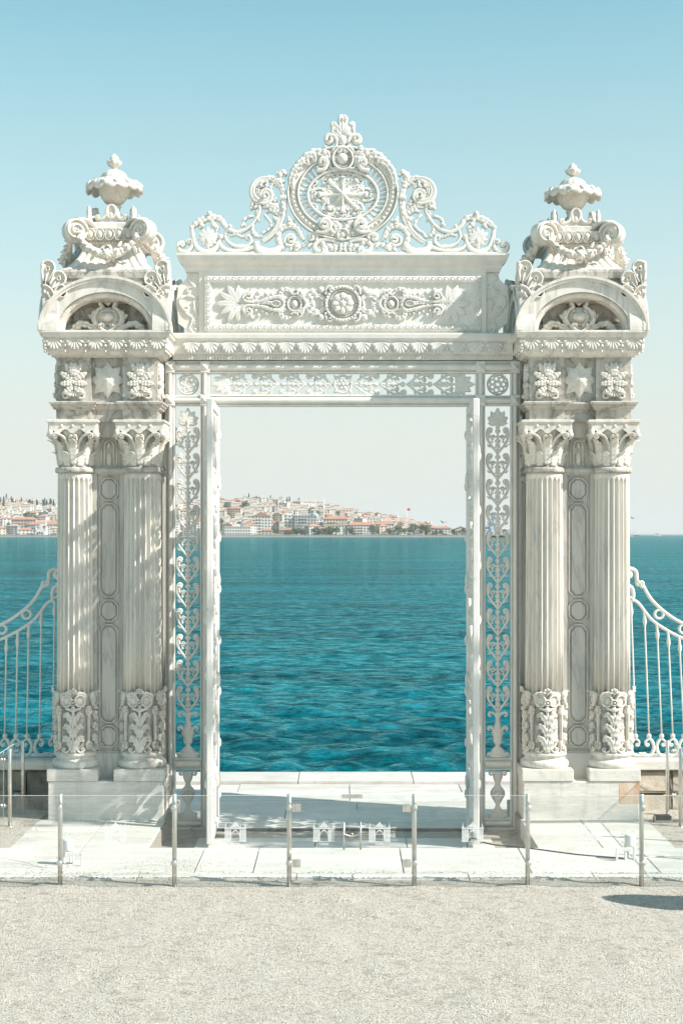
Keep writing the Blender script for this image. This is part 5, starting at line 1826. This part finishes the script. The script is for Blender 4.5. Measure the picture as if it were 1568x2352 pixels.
# ------------------------------------------------------------------ lamps and cables on the ground
def spot(x, y, face, label):
    P = empty('floodlight', (x, y, PZV), label, 'floodlight', 'white ground floodlights', 0)
    can = G().lathe([(.05, 0), (.06, .006), (.061, .02), (.061, .125), (.057, .134), (.04, .137)], 24)
    can.map(lambda a, b, c: (a, b + (c) * -.10, c + .15))
    O('lamp_housing', can.me('lamp_housing', 'lamp_white'), P)
    g = G()
    for sx in (-1, 1):
        g.box(sx * .05 - .012, sx * .05 + .012, -.02, .02, .0, .175, .003)
        g.box(sx * .05 - .016, sx * .05 + .016, -.06, .06, 0, .012, .002)
    O('yoke', g.me('yoke', 'lamp_white', False), P)
    g = G().box(min(0, face * .16), max(0, face * .16), -.085, -.07, .11, .15, .003).box(face * .16 - .012, face * .16 + .012, -.09, -.065, .0, .15, .003)
    O('bracket_arm', g.me('bracket_arm', 'lamp_white', False), P)
    O('stand_foot', G().lathe([(.045, 0), (.045, .012), (.012, .018), (.01, .12)], 14).map(lambda a, b, c: (a + face * .01, b + .05, c)).me('stand_foot', 'lamp_white'), P)
spot(-3.05, 17.45, 1, 'small white floodlight on the paving before the dappled pillar')
spot(3.24, 17.72, -1, 'small white floodlight on the paving before the sunlit pillar')
P = empty('box_floodlight', (PX(1520, 20.1), 20.1, GZ + .016), 'black box floodlight lying on the gravel by the sunlit wall', 'floodlight')
O('housing', G().box(-.105, .105, -.06, .06, .012, .085, .012).map(lambda x, y, z: (x * (1 - .6 * max(0, z - .05)), y, z)).me('housing', 'black_metal', False), P)
O('bezel', G().box(-.112, .112, -.066, -.058, .004, .022).box(-.112, -.10, -.066, -.058, .022, .08).box(.10, .112, -.066, -.058, .022, .08).me('bezel', 'steel', False), P)
O('bracket', G().box(-.118, -.108, -.02, .02, 0, .06).box(.108, .118, -.02, .02, 0, .06).me('bracket', 'black_metal', False), P)
def cable(pts, r, label, mat='rubber'):
    o = O('cable', G().tube(cr(pts, 6), r, 6).me('cable', mat))
    tag(o, label, 'cable', 'cables on the ground')
cable([(3.20, 17.75, .128), (2.7, 17.95, .13), (2.2, 18.3, .13), (1.75, 18.55, .13), (1.55, 18.9, .13), (1.5, 19.1, -.07)], .008, 'dark cable running from the sunlit floodlight towards the threshold')
cable([(3.3, 17.72, .128), (3.6, 17.85, .13), (4.0, 17.8, .135), (4.6, 17.4, .13)], .006, 'pale cable running right from the sunlit floodlight across the paving', 'lamp_white')
cable([(-3.0, 17.4, .13), (-3.3, 17.3, .128), (-3.6, 17.5, .15), (-3.95, 17.55, .17), (-4.5, 17.2, .125)], .006, 'pale cable running left from the floodlight before the dappled pillar', 'lamp_white')

# ------------------------------------------------------------------ garden tree beside the view that dapples the left pillar
def leaf_cloud(rr, n, centre, rad, size, clumps=30, csz=.6, fill=None):
    v, f = [], []
    cs = []
    for i in range(clumps):
        while True:
            p = Vector((rr.uniform(-1, 1), rr.uniform(-1, 1), rr.uniform(-1, 1)))
            if p.length < 1: break
        cs.append(Vector((centre[0] + p.x * rad[0], centre[1] + p.y * rad[1], centre[2] + p.z * rad[2])))
    for i in range(n):
        c = cs[i % clumps]
        p = c + Vector((rr.gauss(0, csz), rr.gauss(0, csz), rr.gauss(0, csz * .7)))
        a = Vector((rr.gauss(0, 1), rr.gauss(0, 1), rr.gauss(0, 1))).normalized()
        b = a.cross(Vector((rr.gauss(0, 1), rr.gauss(0, 1), rr.gauss(0, 1)))).normalized()
        s = size * rr.uniform(.6, 1.3)
        k = len(v)
        v += [tuple(p - a * s), tuple(p + b * s * .5), tuple(p + a * s), tuple(p - b * s * .5)]
        f.append((k, k + 1, k + 2, k + 3))
    return v, f, cs
rr = random.Random(21)
T = empty('plane_tree', (11.6, 19.5, 0), 'tall leafy garden tree standing out of view to the right', 'tree')
v, f, cs = leaf_cloud(rr, 330, (0, -4.72, 15.0), (1.6, .75, 3.0), .17, 24, .15)
v2, f2, cs2 = leaf_cloud(rr, 300, (0, -4.35, 10.5), (.5, .5, 1.2), .17, 15, .16)
f += [tuple(i + len(v) for i in q) for q in f2]
v += v2
cs += cs2
O('crown', mesh('crown', v, f, 'leaf', False), T)
tr = [(0, 0, -.1), (.05, -.6, 3), (0, -1.8, 6.0), (-.1, -3.2, 9), (0, -4.5, 13), (0, -4.75, 16.5)]
O('trunk', G().tube(cr(tr, 4), wts(21, .2, .14, .10, .06, .03), 10).me('trunk', 'bark'), T)
for i, c in enumerate(cs[::3]):
    z = max(6.5, c.z - 2.2)
    b = (0, -3.4 if z < 9.5 else -4.3, z)
    O('branch', G().tube([b, ((b[0] + c.x) / 2, (b[1] + c.y) / 2, (z + c.z) / 2 + .2), tuple(c)], [.03, .02, .01], 6).me('branch', 'bark'), T)
T2_ = empty('bay_tree_shadow_caster', (4.95, 15.1, GZ), 'unseen clipped bay tree in a pot, added to cast an oval shadow on the gravel', 'tree')  # added out of view, shaped to throw the oval shadow on the gravel
O('pot', G().lathe([(.16, 0), (.21, .30), (.23, .31), (.23, .36), (.20, .36), (.19, .30)], 24).me('pot', 'w_cream'), T2_)
O('trunk', G().tube([(0, 0, .3), (.01, 0, 1.0)], .022, 8).me('trunk', 'bark'), T2_)
v, f = [], []
for i in range(2600):
    z = rr.random() ** .8
    rad_ = .30 * math.sqrt(max(0, 1 - (2 * z - 1) ** 2)) * (rr.random() ** .3)
    a_ = rr.uniform(0, 2 * pi)
    p = Vector((rad_ * math.cos(a_), rad_ * math.sin(a_), .85 + 1.15 * z))
    a = Vector((rr.gauss(0, 1), rr.gauss(0, 1), rr.gauss(0, 1))).normalized()
    b = a.orthogonal().normalized()
    s = rr.uniform(.03, .055)
    k = len(v)
    v += [tuple(p - a * s), tuple(p + b * s * .6), tuple(p + a * s), tuple(p - b * s * .6)]
    f.append((k, k + 1, k + 2, k + 3))
O('crown', mesh('crown', v, f, 'leaf', False), T2_)
# ------------------------------------------------------------------ far shore
rr = random.Random(99)
SY = 2117.0
RIDGE = [(-400, 1150), (-100, 1147), (0, 1152), (60, 1157), (135, 1164), (200, 1162), (300, 1158), (400, 1156), (505, 1152), (570, 1147), (620, 1149), (700, 1158), (760, 1166), (850, 1184), (930, 1197), (980, 1207), (1040, 1219), (1080, 1226), (1200, 1227.5)]
def ridge(xd):
    for (a, b), (c, d_) in zip(RIDGE[:-1], RIDGE[1:]):
        if a <= xd <= c:
            return b + (d_ - b) * (xd - a) / (c - a)
    return RIDGE[0][1] if xd < RIDGE[0][0] else RIDGE[-1][1]
YR = 2820.0
def hill_z(x, y):
    xd = CX + x * F / y
    e = HY - ridge(xd) - 2
    zr = max(2.0, HC + e * YR / F)
    t = max(0, min(1, (y - SY - 25) / (YR - SY - 25)))
    return 1.6 + (zr - 1.6) * (t ** .9)
v, f = [], []
nx_, ny_ = 90, 26
for j in range(ny_ + 1):
    y = SY + 4 + (3300 - SY) * j / ny_
    for i in range(nx_ + 1):
        x = (-1250 + 1530 * i / nx_) * (y / SY)
        v.append((x, y, hill_z(x, y) if y < 3050 else hill_z(x, y) - (y - 3050) * .25))
for j in range(ny_):
    for i in range(nx_):
        a = j * (nx_ + 1) + i
        f.append((a, a + 1, a + nx_ + 2, a + nx_ + 1))
tag(O('hill', mesh('hill', v, f, 'hillside')), kind='structure')
sw = O('seawall', G().box(-1100, 172, SY - 2, SY + 6, SEA - 2, 1.4).box(-1100, 172, SY - 2.3, SY - .6, 1.4, 2.3).me('seawall', 'seawall', False))
tag(sw, 'pale stone seawall along the far shore', 'seawall')
# distant low land, breakwater and hills to the right
tag(O('far_coast', G().box(150, 620, 3350, 3420, -3, 3.2).box(380, 1500, 4300, 4312, -3, 1.2).me('far_coast', 'seawall', False)), kind='structure')
for (xa, xb, y, e, nm) in ((985, 1110, 7800, 14, 'far_hills'), (1060, 1180, 9000, 8, 'far_hills')):
    v, f = [], []
    for i in range(41):
        t = i / 40
        x = PX(xa + (xb - xa) * t, y)
        z = HC + e * y / F * (math.sin(pi * t) ** .8) * (1 + .18 * math.sin(9 * t) + .1 * math.sin(23 * t)) - 6 * (i in (0, 40))
        v += [(x, y, -3), (x, y + 300, z), (x, y + 900, -3)]
    for i in range(40):
        for j in (0, 1):
            a = i * 3 + j
            f.append((a, a + 3, a + 4, a + 1))
    tag(O(nm, mesh(nm, v, f, 'far_hill')), kind='structure')

WALLS = {'white': 'w_white', 'cream': 'w_cream', 'pink': 'w_pink', 'grey': 'w_grey', 'beige': 'w_beige', 'pale blue': 'w_blue', 'red': 'w_red'}
def building(x, y, z, w, dp, h, col, roof, storeys, cols, label, group, rz_=0.0, windows=True, cat='house', name='house', roofmat='tile'):
    P = empty(name, (x, y, z), label, cat, group, rz_)
    g = G().box(-w / 2, w / 2, 0, dp, -8, h)
    if rr.random() < .5 and windows:      # a stepped bay or balcony band
        for s_ in range(1, storeys):
            g.box(-w * .30, w * .05, -1.0, .05, s_ * h / storeys - .15, s_ * h / storeys + .75)
    O('wall', g.me('wall', WALLS[col], False), P)
    if roof == 'hip':
        o_ = .7
        rh = min(w, dp) * .26
        k = min(w, dp) * .42
        vv = [(-w / 2 - o_, -o_, h + .02), (w / 2 + o_, -o_, h + .02), (w / 2 + o_, dp + o_, h + .02), (-w / 2 - o_, dp + o_, h + .02), (-w / 2 + k, dp / 2, h + rh), (w / 2 - k, dp / 2, h + rh)]
        O('roof', mesh('roof', vv, [(0, 1, 5, 4), (1, 2, 5), (2, 3, 4, 5), (3, 0, 4), (3, 2, 1, 0)], roofmat, False), P)
    elif roof == 'gable':
        o_ = .6
        rh = w * .24
        vv = [(-w / 2 - o_, -o_, h), (w / 2 + o_, -o_, h), (w / 2 + o_, dp + o_, h), (-w / 2 - o_, dp + o_, h), (0, -o_, h + rh), (0, dp + o_, h + rh)]
        O('roof', mesh('roof', vv, [(0, 4, 5, 3), (4, 1, 2, 5), (0, 1, 4), (2, 3, 5)], roofmat, False), P)
    else:
        g = G().box(-w / 2 - .3, w / 2 + .3, -.3, dp + .3, h, h + .5)
        g.box(-w * .2, w * .1, dp * .3, dp * .7, h + .5, h + 2.6)
        O('roof', g.me('roof', 'roof_grey' if rr.random() < .5 else WALLS[col], False), P)
    if windows:
        g = G()
        fh = h / storeys
        for s_ in range(storeys):
            zz = s_ * fh + fh * .32
            for c in range(cols):
                xc = -w / 2 + w * (c + .5) / cols
                ww = min(1.9, w / cols * .52) / 2
                g.box(xc - ww, xc + ww, -.12, .02, zz, zz + fh * .45)
            for sx in (-1, 1):
                for c in range(2):
                    yc = dp * (c + .5) / 2
                    g.box(sx * w / 2 - .1, sx * w / 2 + .1, yc - .8, yc + .8, zz, zz + fh * .45)
        tag(O('windows', g.me('windows', 'pane', False), P), kind='stuff')
    return P
HG = 'houses on the far hillside'
used = set()
rows = ['on the waterfront', 'just above the waterfront', 'halfway up the hill', 'high on the hill', 'on the skyline']
def free(xd, row, wpx, gap):
    for a, b, r_ in used:
        if r_ == row and abs(a - xd) < (wpx + b) / 2 + gap:
            return False
    return True
cnt = 0
RNG = [(-30, 150, 1.0), (400, 465, 1.0), (500, 1062, 1.0)]
ROWY = [(2135, 2150), (2165, 2235), (2250, 2400), (2420, 2580), (2600, 2790)]
ROWN = [46, 56, 62, 62, 60]
for row in (0, 1, 2, 3, 4):
    tries = 0
    made = 0
    while made < ROWN[row] and tries < 900:
        tries += 1
        seg = rr.choices(RNG, weights=[180, 45, 560])[0]
        xd = rr.uniform(seg[0], seg[1])
        y = rr.uniform(*ROWY[row])
        w = rr.uniform(12, 24) if row < 3 else rr.uniform(10, 19)
        wpx = w * F / y
        if not free(xd, row, wpx, -3 if row > 1 else -1):
            continue
        x = PX(xd, y)
        z = hill_z(x, y)
        col = rr.choices(list(WALLS), weights=[46, 20, 5, 8, 14, 3, 0])[0]
        roof = rr.choices(['hip', 'flat', 'gable'], weights=[50, 34, 16])[0]
        st_ = rr.choice((2, 3, 3, 4, 4, 5)) if row in (1, 2) else rr.choice((2, 2, 3, 3))
        if row == 0: st_ = rr.choice((2, 2, 3, 4))
        if xd > 930: st_ = rr.choice((2, 3)) if row < 2 else 2
        if xd > 985 and row > 1: continue
        h = st_ * 3.0 + .6
        rt = {'hip': 'red tiled hipped roof', 'flat': 'flat roof', 'gable': 'red tiled gable roof'}[roof]
        near = 'left of the pillars' if xd < 160 else ('seen through the left lattice' if xd < 470 else ('left' if xd < 690 else ('middle' if xd < 860 else 'right')) + ' part of the opening')
        lab = '%s %d-storey house, %s, %s, %s' % (col, st_, rt, rows[row], near)
        building(x, y, z, w, rr.uniform(10, 15), h, col, roof, st_, max(2, int(w / 4.2)), lab, HG, rr.uniform(-.5, .5), windows=True, roofmat='tile' if rr.random() < .65 else 'tile_pale')
        used.add((xd, wpx, row))
        made += 1
        cnt += 1
# the crowd of small roofs between and behind them
gw, gr_ = G(), G()
for i in range(420):
    seg = rr.choices(RNG, weights=[180, 45, 500])[0]
    xd = rr.uniform(seg[0], min(seg[1], 960))
    y = rr.uniform(2260, 2840)
    x = PX(xd, y); z = hill_z(x, y)
    w, dp, h = rr.uniform(8, 15), rr.uniform(8, 11), rr.uniform(5, 9)
    gw.box(x - w / 2, x + w / 2, y, y + dp, z - 6, z + h)
    gr_.add([(x - w / 2 - .5, y - .5, z + h), (x + w / 2 + .5, y - .5, z + h), (x + w / 2 + .5, y + dp + .5, z + h), (x - w / 2 - .5, y + dp + .5, z + h), (x - w * .2, y + dp / 2, z + h + 2.3), (x + w * .2, y + dp / 2, z + h + 2.3)], [(0, 1, 5, 4), (1, 2, 5), (2, 3, 4, 5), (3, 0, 4)])
hh = O('hillside_houses', gw.me('hillside_houses', 'w_white', False))
tag(hh, 'crowd of tiny pale houses covering the far hillside', kind='stuff')
tag(O('roofs', gr_.me('roofs', 'tile_pale', False), hh), kind='stuff')
# larger landmarks that stand out
def lm(xd, y, w, dp, h, col, roof, st_, cols, label, z=None, rz_=0., cat='building', name='apartment_block', zoff=0):
    x = PX(xd, y)
    building(x, y, (hill_z(x, y) if z is None else z) + zoff, w, dp, h, col, roof, st_, cols, label, 'landmark buildings on the far shore', rz_, cat=cat, name=name)
lm(702, 2160, 30, 16, 25, 'grey', 'flat', 6, 7, 'wide grey six-storey block with long window bands, middle of the far shore')
lm(665, 2165, 16, 16, 25, 'white', 'flat', 6, 3, 'tall plain white block left of the wide grey block')
lm(600, 2160, 26, 14, 24, 'white', 'gable', 6, 6, 'white six-storey block with a gabled top storey on the far shore')
lm(770, 2200, 34, 16, 18, 'beige', 'hip', 4, 8, 'beige four-storey block with red roof below the mosque')
lm(830, 2145, 38, 16, 14, 'white', 'hip', 4, 9, 'long white block with red roof right of the shore trees')
lm(880, 2150, 30, 14, 15, 'white', 'hip', 4, 7, 'white block with red roof right of the long white block')
lm(545, 2136, 36, 12, 12, 'white', 'flat', 3, 10, 'low white waterfront mansion at the left edge of the opening', name='waterfront_mansion')
lm(735, 2137, 26, 12, 8, 'cream', 'hip', 2, 6, 'low cream waterfront house with overhanging red roof')
lm(990, 2150, 34, 12, 9, 'red', 'hip', 2, 7, 'red waterfront restaurant under red roofs at the right end', name='restaurant')
lm(55, 2190, 34, 14, 17, 'pink', 'hip', 4, 8, 'pink block with dark red window bays left of the pillars')
lm(92, 2170, 34, 14, 12, 'pale blue', 'hip', 3, 8, 'pale blue block with red roof above the small mosque')
lm(120, 2172, 18, 14, 12, 'white', 'hip', 3, 5, 'white block with red roof beside the pale blue one')
# big mosque
def mosque(xd, y, s, label, z=None, mins=((1.3, 34),)):
    x = PX(xd, y)
    z = hill_z(x, y) if z is None else z
    P = empty('mosque', (x, y, z), label, 'mosque')
    O('prayer_hall', G().box(-8 * s, 8 * s, 0, 16 * s, -6, 8 * s).box(-6.6 * s, 6.6 * s, .8, 15 * s, 8 * s, 11.5 * s).me('prayer_hall', 'w_white', False), P)
    prof = [(6.7 * s, 11.3 * s), (6.7 * s, 12.6 * s)] + [(6.4 * s * math.cos(a), 12.6 * s + 5.6 * s * math.sin(a)) for a in np.linspace(0, 1.5, 8)]
    O('dome', G().lathe(prof, 24).map(lambda a, b, c: (a, b + 8 * s, c)).me('dome', 'lead'), P)
    for sx in (-1, 1):
        O('side_dome', G().lathe([(2.2 * s * math.cos(a), 8 * s + 2.2 * s * math.sin(a)) for a in np.linspace(0, 1.5, 6)], 16).map(lambda a, b, c: (a + sx * 6.2 * s, b + 2.4 * s, c)).me('side_dome', 'lead'), P)
        O('arch_window', G().prism([(sx * 4 * s + 1.3 * s * math.cos(a), 4 * s + 2 * s * math.sin(a)) for a in np.linspace(0, pi, 9)] + [(sx * 4 * s - 1.3 * s, 1.5 * s), (sx * 4 * s + 1.3 * s, 1.5 * s)], 0, .25).me('arch_window', 'pane', False), P)
    O('arch_window', G().prism([(1.5 * s * math.cos(a), 4.4 * s + 2.4 * s * math.sin(a)) for a in np.linspace(0, pi, 9)] + [(-1.5 * s, 1.5 * s), (1.5 * s, 1.5 * s)], 0, .25).me('arch_window', 'pane', False), P)
    for (mx, mh) in mins:
        g = G().lathe([(1.6, 0), (1.6, mh * .2), (1.05, mh * .25), (1.0, mh * .62), (1.7, mh * .65), (1.7, mh * .69), (.85, mh * .69), (.8, mh * .84), (.95, mh * .85), (.05, mh)], 12)
        O('minaret', g.map(lambda a, b, c: (a + mx * 10 * s, b + 3, c - 3)).me('minaret', 'w_white'), P)
mosque(722, 2330, 1.0, 'domed mosque with one tall minaret on the far hill', mins=((1.35, 42),))
mosque(92, 2132, .78, 'small white shore mosque with minaret left of the pillars', z=1.4, mins=((.95, 26),))
# tower, flag, cranes
x = PX(869, 2300)
P = empty('clock_tower', (x, 2300, hill_z(x, 2300)), 'slim white tower rising above roofs right of the mosque', 'tower')
O('shaft', G().box(-2, 2, -2, 2, -4, 17).me('shaft', 'w_white', False), P)
O('lantern', G().box(-1.4, 1.4, -1.4, 1.4, 17, 21).lathe([(1.6, 21), (.2, 24)], 8).me('lantern', 'w_white', False), P)
O('gallery', G().box(-2.5, 2.5, -2.5, 2.5, 16.5, 17.2).me('gallery', 'w_grey', False), P)
x = PX(933.5, 2330)
P = empty('flagpole', (x, 2330, hill_z(x, 2330)), 'tall flagpole with red flag on the far hill', 'flagpole')
O('pole', G().tube([(0, 0, -2), (0, 0, 33)], .32, 8).me('pole', 'w_white'), P)
fl = G()
vv, ff = [], []
for i in range(9):
    for j in range(2):
        for s_ in (0, 1):
            vv.append((.35 + i * .62, .5 * math.sin(i * .9) + .06 * s_, 33 - 3.4 * j))
for i in range(8):
    a = i * 4
    ff += [(a, a + 4, a + 6, a + 2), (a + 1, a + 3, a + 7, a + 5), (a, a + 1, a + 5, a + 4), (a + 2, a + 6, a + 7, a + 3)]
O('flag', mesh('flag', vv, ff, 'flag_red'), P)
def crane(xd, y, s, label):
    P = empty('harbour_crane', (PX(xd, y), y, 3.2), label, 'crane', 'blue harbour cranes')
    g = G()
    for sx in (-7, 7):
        for sy in (0, 14):
            g.tube([(sx, sy, 0), (sx * .8, sy, 26 * s)], 1.0, 6)
    g.box(-7, 7, -1, 15, 12 * s, 14 * s).box(-6, 6, -1, 15, 25 * s, 28 * s)
    O('portal', g.me('portal', 'crane_blue', False), P)
    O('boom', G().tube([(2, 7, 27 * s), (7, 7, 58 * s)], 1.3, 6).tube([(-3, 7, 27 * s), (7, 7, 58 * s)], .8, 6).me('boom', 'crane_blue', False), P)
    O('cabin', G().box(-4, 4, 3, 11, 20 * s, 25 * s).me('cabin', 'crane_blue', False), P)
crane(1130, 3360, .82, 'blue harbour crane with raised boom behind the right lattice')
crane(1120, 3380, .55, 'smaller blue harbour crane left of the raised boom')
# low sheds right of the hill
for i, xd in enumerate((1085, 1103, 1150, 1165)):
    building(PX(xd, 3352), 3352, 3.2, rr.uniform(16, 30), 14, rr.uniform(6, 12), rr.choice(('white', 'cream', 'pink')), 'flat', 2, 4, 'low harbour shed on the far coast by the blue cranes', 'harbour sheds')
# trees of the far shore
TV = []
for i in range(4):
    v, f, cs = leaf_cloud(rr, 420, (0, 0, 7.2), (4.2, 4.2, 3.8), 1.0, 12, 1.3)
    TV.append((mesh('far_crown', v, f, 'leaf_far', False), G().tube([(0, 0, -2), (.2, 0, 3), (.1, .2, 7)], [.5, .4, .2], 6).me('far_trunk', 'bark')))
CV = []
for i in range(2):
    v, f = [], []
    for k in range(300):
        zz = rr.random()
        ra = 1.5 * (1 - zz) ** .7 * rr.random() ** .5 + .1
        a_ = rr.uniform(0, 6.28)
        p = Vector((ra * math.cos(a_), ra * math.sin(a_), .8 + zz * 11))
        a = Vector((rr.gauss(0, 1), rr.gauss(0, 1), rr.gauss(0, 1.5))).normalized(); b = a.orthogonal().normalized()
        q = len(v)
        v += [tuple(p - a * .6), tuple(p + b * .4), tuple(p + a * .6), tuple(p - b * .4)]
        f.append((q, q + 1, q + 2, q + 3))
    CV.append((mesh('cypress_crown', v, f, 'leaf_dark', False), G().tube([(0, 0, -2), (0, 0, 4)], [.3, .2], 6).me('cypress_trunk', 'bark')))
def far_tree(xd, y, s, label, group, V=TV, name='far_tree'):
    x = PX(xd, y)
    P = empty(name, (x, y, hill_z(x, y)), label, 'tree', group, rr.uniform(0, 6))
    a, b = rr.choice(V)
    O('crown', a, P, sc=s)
    O('trunk', b, P, sc=s)
for (xa, xb, n, y0, y1, lab, s0, s1) in ((622, 690, 9, 2133, 2150, 'round green tree on the shore before the grey block', .5, 1.0),
                                        (690, 760, 12, 2129, 2145, 'big green shore tree in the middle clump', .6, 1.1),
                                        (760, 930, 8, 2129, 2140, 'green shore tree before the long white blocks', .7, 1.2),
                                        (930, 985, 9, 2130, 2220, 'green tree among roofs beside the red restaurant', .6, 1.25),
                                        (985, 1065, 12, 2135, 2200, 'low green tree at the right end of the shore', .6, 1.1),
                                        (505, 620, 14, 2180, 2600, 'green tree between houses on the left slope of the hill', .7, 1.3),
                                        (620, 800, 12, 2250, 2600, 'green tree between houses near the mosque', .7, 1.3),
                                        (-10, 135, 12, 2132, 2450, 'green tree between houses left of the pillars', .7, 1.3)):
    for i in range(n):
        far_tree(rr.uniform(xa, xb), rr.uniform(y0, y1), rr.uniform(s0, s1), lab, 'trees of the far shore')
for i in range(34):
    far_tree(rr.uniform(-15, 140), rr.uniform(2700, 2830), rr.uniform(.8, 1.7), 'dark cypress on the skyline left of the pillars', 'skyline cypresses', CV, 'cypress')
for i in range(12):
    far_tree(rr.uniform(560, 690), rr.uniform(2700, 2820), rr.uniform(.6, 1.2), 'dark cypress on the skyline of the hill in the opening', 'skyline cypresses', CV, 'cypress')
# beach umbrellas and parked cars along the promenade
for i in range(46):
    xd = rr.uniform(640, 1065) if i < 38 else rr.uniform(10, 130)
    c = rr.choice(('w_white', 'w_white', 'teal_awning', 'w_red', 'w_blue'))
    P = empty('promenade_kiosk', (PX(xd, 2124), 2124, 1.4), '%s awning of a small kiosk on the %s promenade' % ({'w_white': 'white', 'teal_awning': 'teal', 'w_red': 'red', 'w_blue': 'pale blue'}[c], 'left' if xd < 200 else ('middle' if xd < 850 else 'right')), 'kiosk', 'kiosks along the promenade')
    O('stall', G().box(-1.6, 1.6, 0, 2, 0, 2.1).me('stall', 'w_white', False), P)
    O('awning', G().box(-2.2, 2.2, -.8, 2.4, 2.1, 2.5).me('awning', c, False), P)

# ------------------------------------------------------------------ boats
def boat(xd, y, L, label, kind, hull):
    P = empty(kind, (PX(xd, y), y, SEA), label, 'boat')
    n = 12
    def hw(t): return L * .13 * math.sin(pi * min(1, .12 + t * .88)) ** .6
    v, f = [], []
    for i in range(n + 1):
        t = i / n
        x = -L / 2 + L * t
        w = hw(t)
        zt = L * .07 + L * .03 * (2 * t - 1) ** 2
        v += [(x, -w, zt), (x * .94, -w * .6, -.6), (x * .94, w * .6, -.6), (x, w, zt)]
    for i in range(n):
        for j in range(4):
            k = (j + 1) % 4
            f.append((i * 4 + j, i * 4 + k, i * 4 + 4 + k, i * 4 + 4 + j))
    f += [(0, 1, 2, 3), tuple(n * 4 + q for q in (3, 2, 1, 0))]
    O('hull', mesh('hull', v, f, hull, False), P)
    return P
P = boat(1508, 3000, 16, 'white passenger ferry on the horizon right of the sunlit pillar', 'ferry', 'boat_white')
O('cabin', G().box(-6.5, 5, -1.6, 1.6, 1.2, 3.6).box(-5, 3.4, -1.4, 1.4, 3.6, 5.6).me('cabin', 'boat_white', False), P)
O('window_band', G().box(-6, 4.5, -1.66, 1.66, 2.2, 3.0).box(-4.6, 3.0, -1.46, 1.46, 4.3, 5.0).me('window_band', 'pane', False), P)
O('funnel', G().box(-2.4, -1.2, -.5, .5, 5.6, 7.2).me('funnel', 'boat_white', False), P)
P = boat(1455, 3800, 26, 'red hulled workboat with white bridge near the horizon', 'workboat', 'ship_red')
O('bridge', G().box(-2, 4, -2, 2, 2, 6).box(-1, 2.5, -1.6, 1.6, 6, 9).me('bridge', 'boat_white', False), P)
O('mast', G().tube([(0, 0, 8), (0, 0, 18)], .25, 6).tube([(0, 0, 15), (-6, 0, 7)], .15, 6).me('mast', 'w_grey'), P)
P = boat(1447, 2400, 7, 'small sailing boat with one white sail beside the sunlit pillar', 'sailing_boat', 'boat_white')
O('mast', G().tube([(0, 0, .4), (0, 0, 9.5)], .08, 6).me('mast', 'w_grey'), P)
O('sail', mesh('sail', [(0.05, 0, 1.4), (-3.0, .25, 1.4), (.05, .05, 9.2), (.05, .04, 1.4), (-3.0, .29, 1.4), (.05, .09, 9.2)], [(0, 1, 2), (5, 4, 3), (0, 2, 5, 3), (1, 4, 5, 2), (0, 3, 4, 1)], 'boat_white', False), P)
# gulls
def gull(xd, yd, y, s, label):
    P = O('gull', mesh('gull', [(-.5, 0, .16), (-.22, .02, .22), (0, 0, .08), (.22, .02, .22), (.5, 0, .16), (-.2, .16, .19), (0, .2, .05), (.2, .16, .19), (0, -.25, .08), (0, .3, .05), (.05, 0, .02), (-.05, 0, .02)],
             [(0, 1, 5), (1, 2, 6, 5), (2, 3, 7, 6), (3, 4, 7), (8, 10, 9), (8, 9, 11), (8, 2, 10), (8, 11, 2)], 'w_grey', False), None, (PX(xd, y), y, PZ(yd, y)), (0, R(12), .5), s)
    tag(P, label, 'gull', 'gulls over the water')
gull(1017, 1202, 150, 1.0, 'gull gliding over the water before the far hill')
gull(1452, 1192, 200, 1.0, 'gull hovering over the workboat beside the sunlit pillar')

# ------------------------------------------------------------------ summer haze over the strait
t = NT('haze')
pv = t.n('VolumePrincipled')
pv.inputs['Color'].default_value = (0.93, 0.95, 0.95, 1)
pv.inputs['Density'].default_value = 0.00007
pv.inputs['Anisotropy'].default_value = 0.0
t.l(pv.outputs[0], t.out.inputs['Volume'])
M['haze'] = t.m
tag(O('haze', G().box(-15000, 15000, -80, 14500, -5, 150).me('haze', 'haze', False)), 'pale summer haze in the air over the water', kind='stuff')
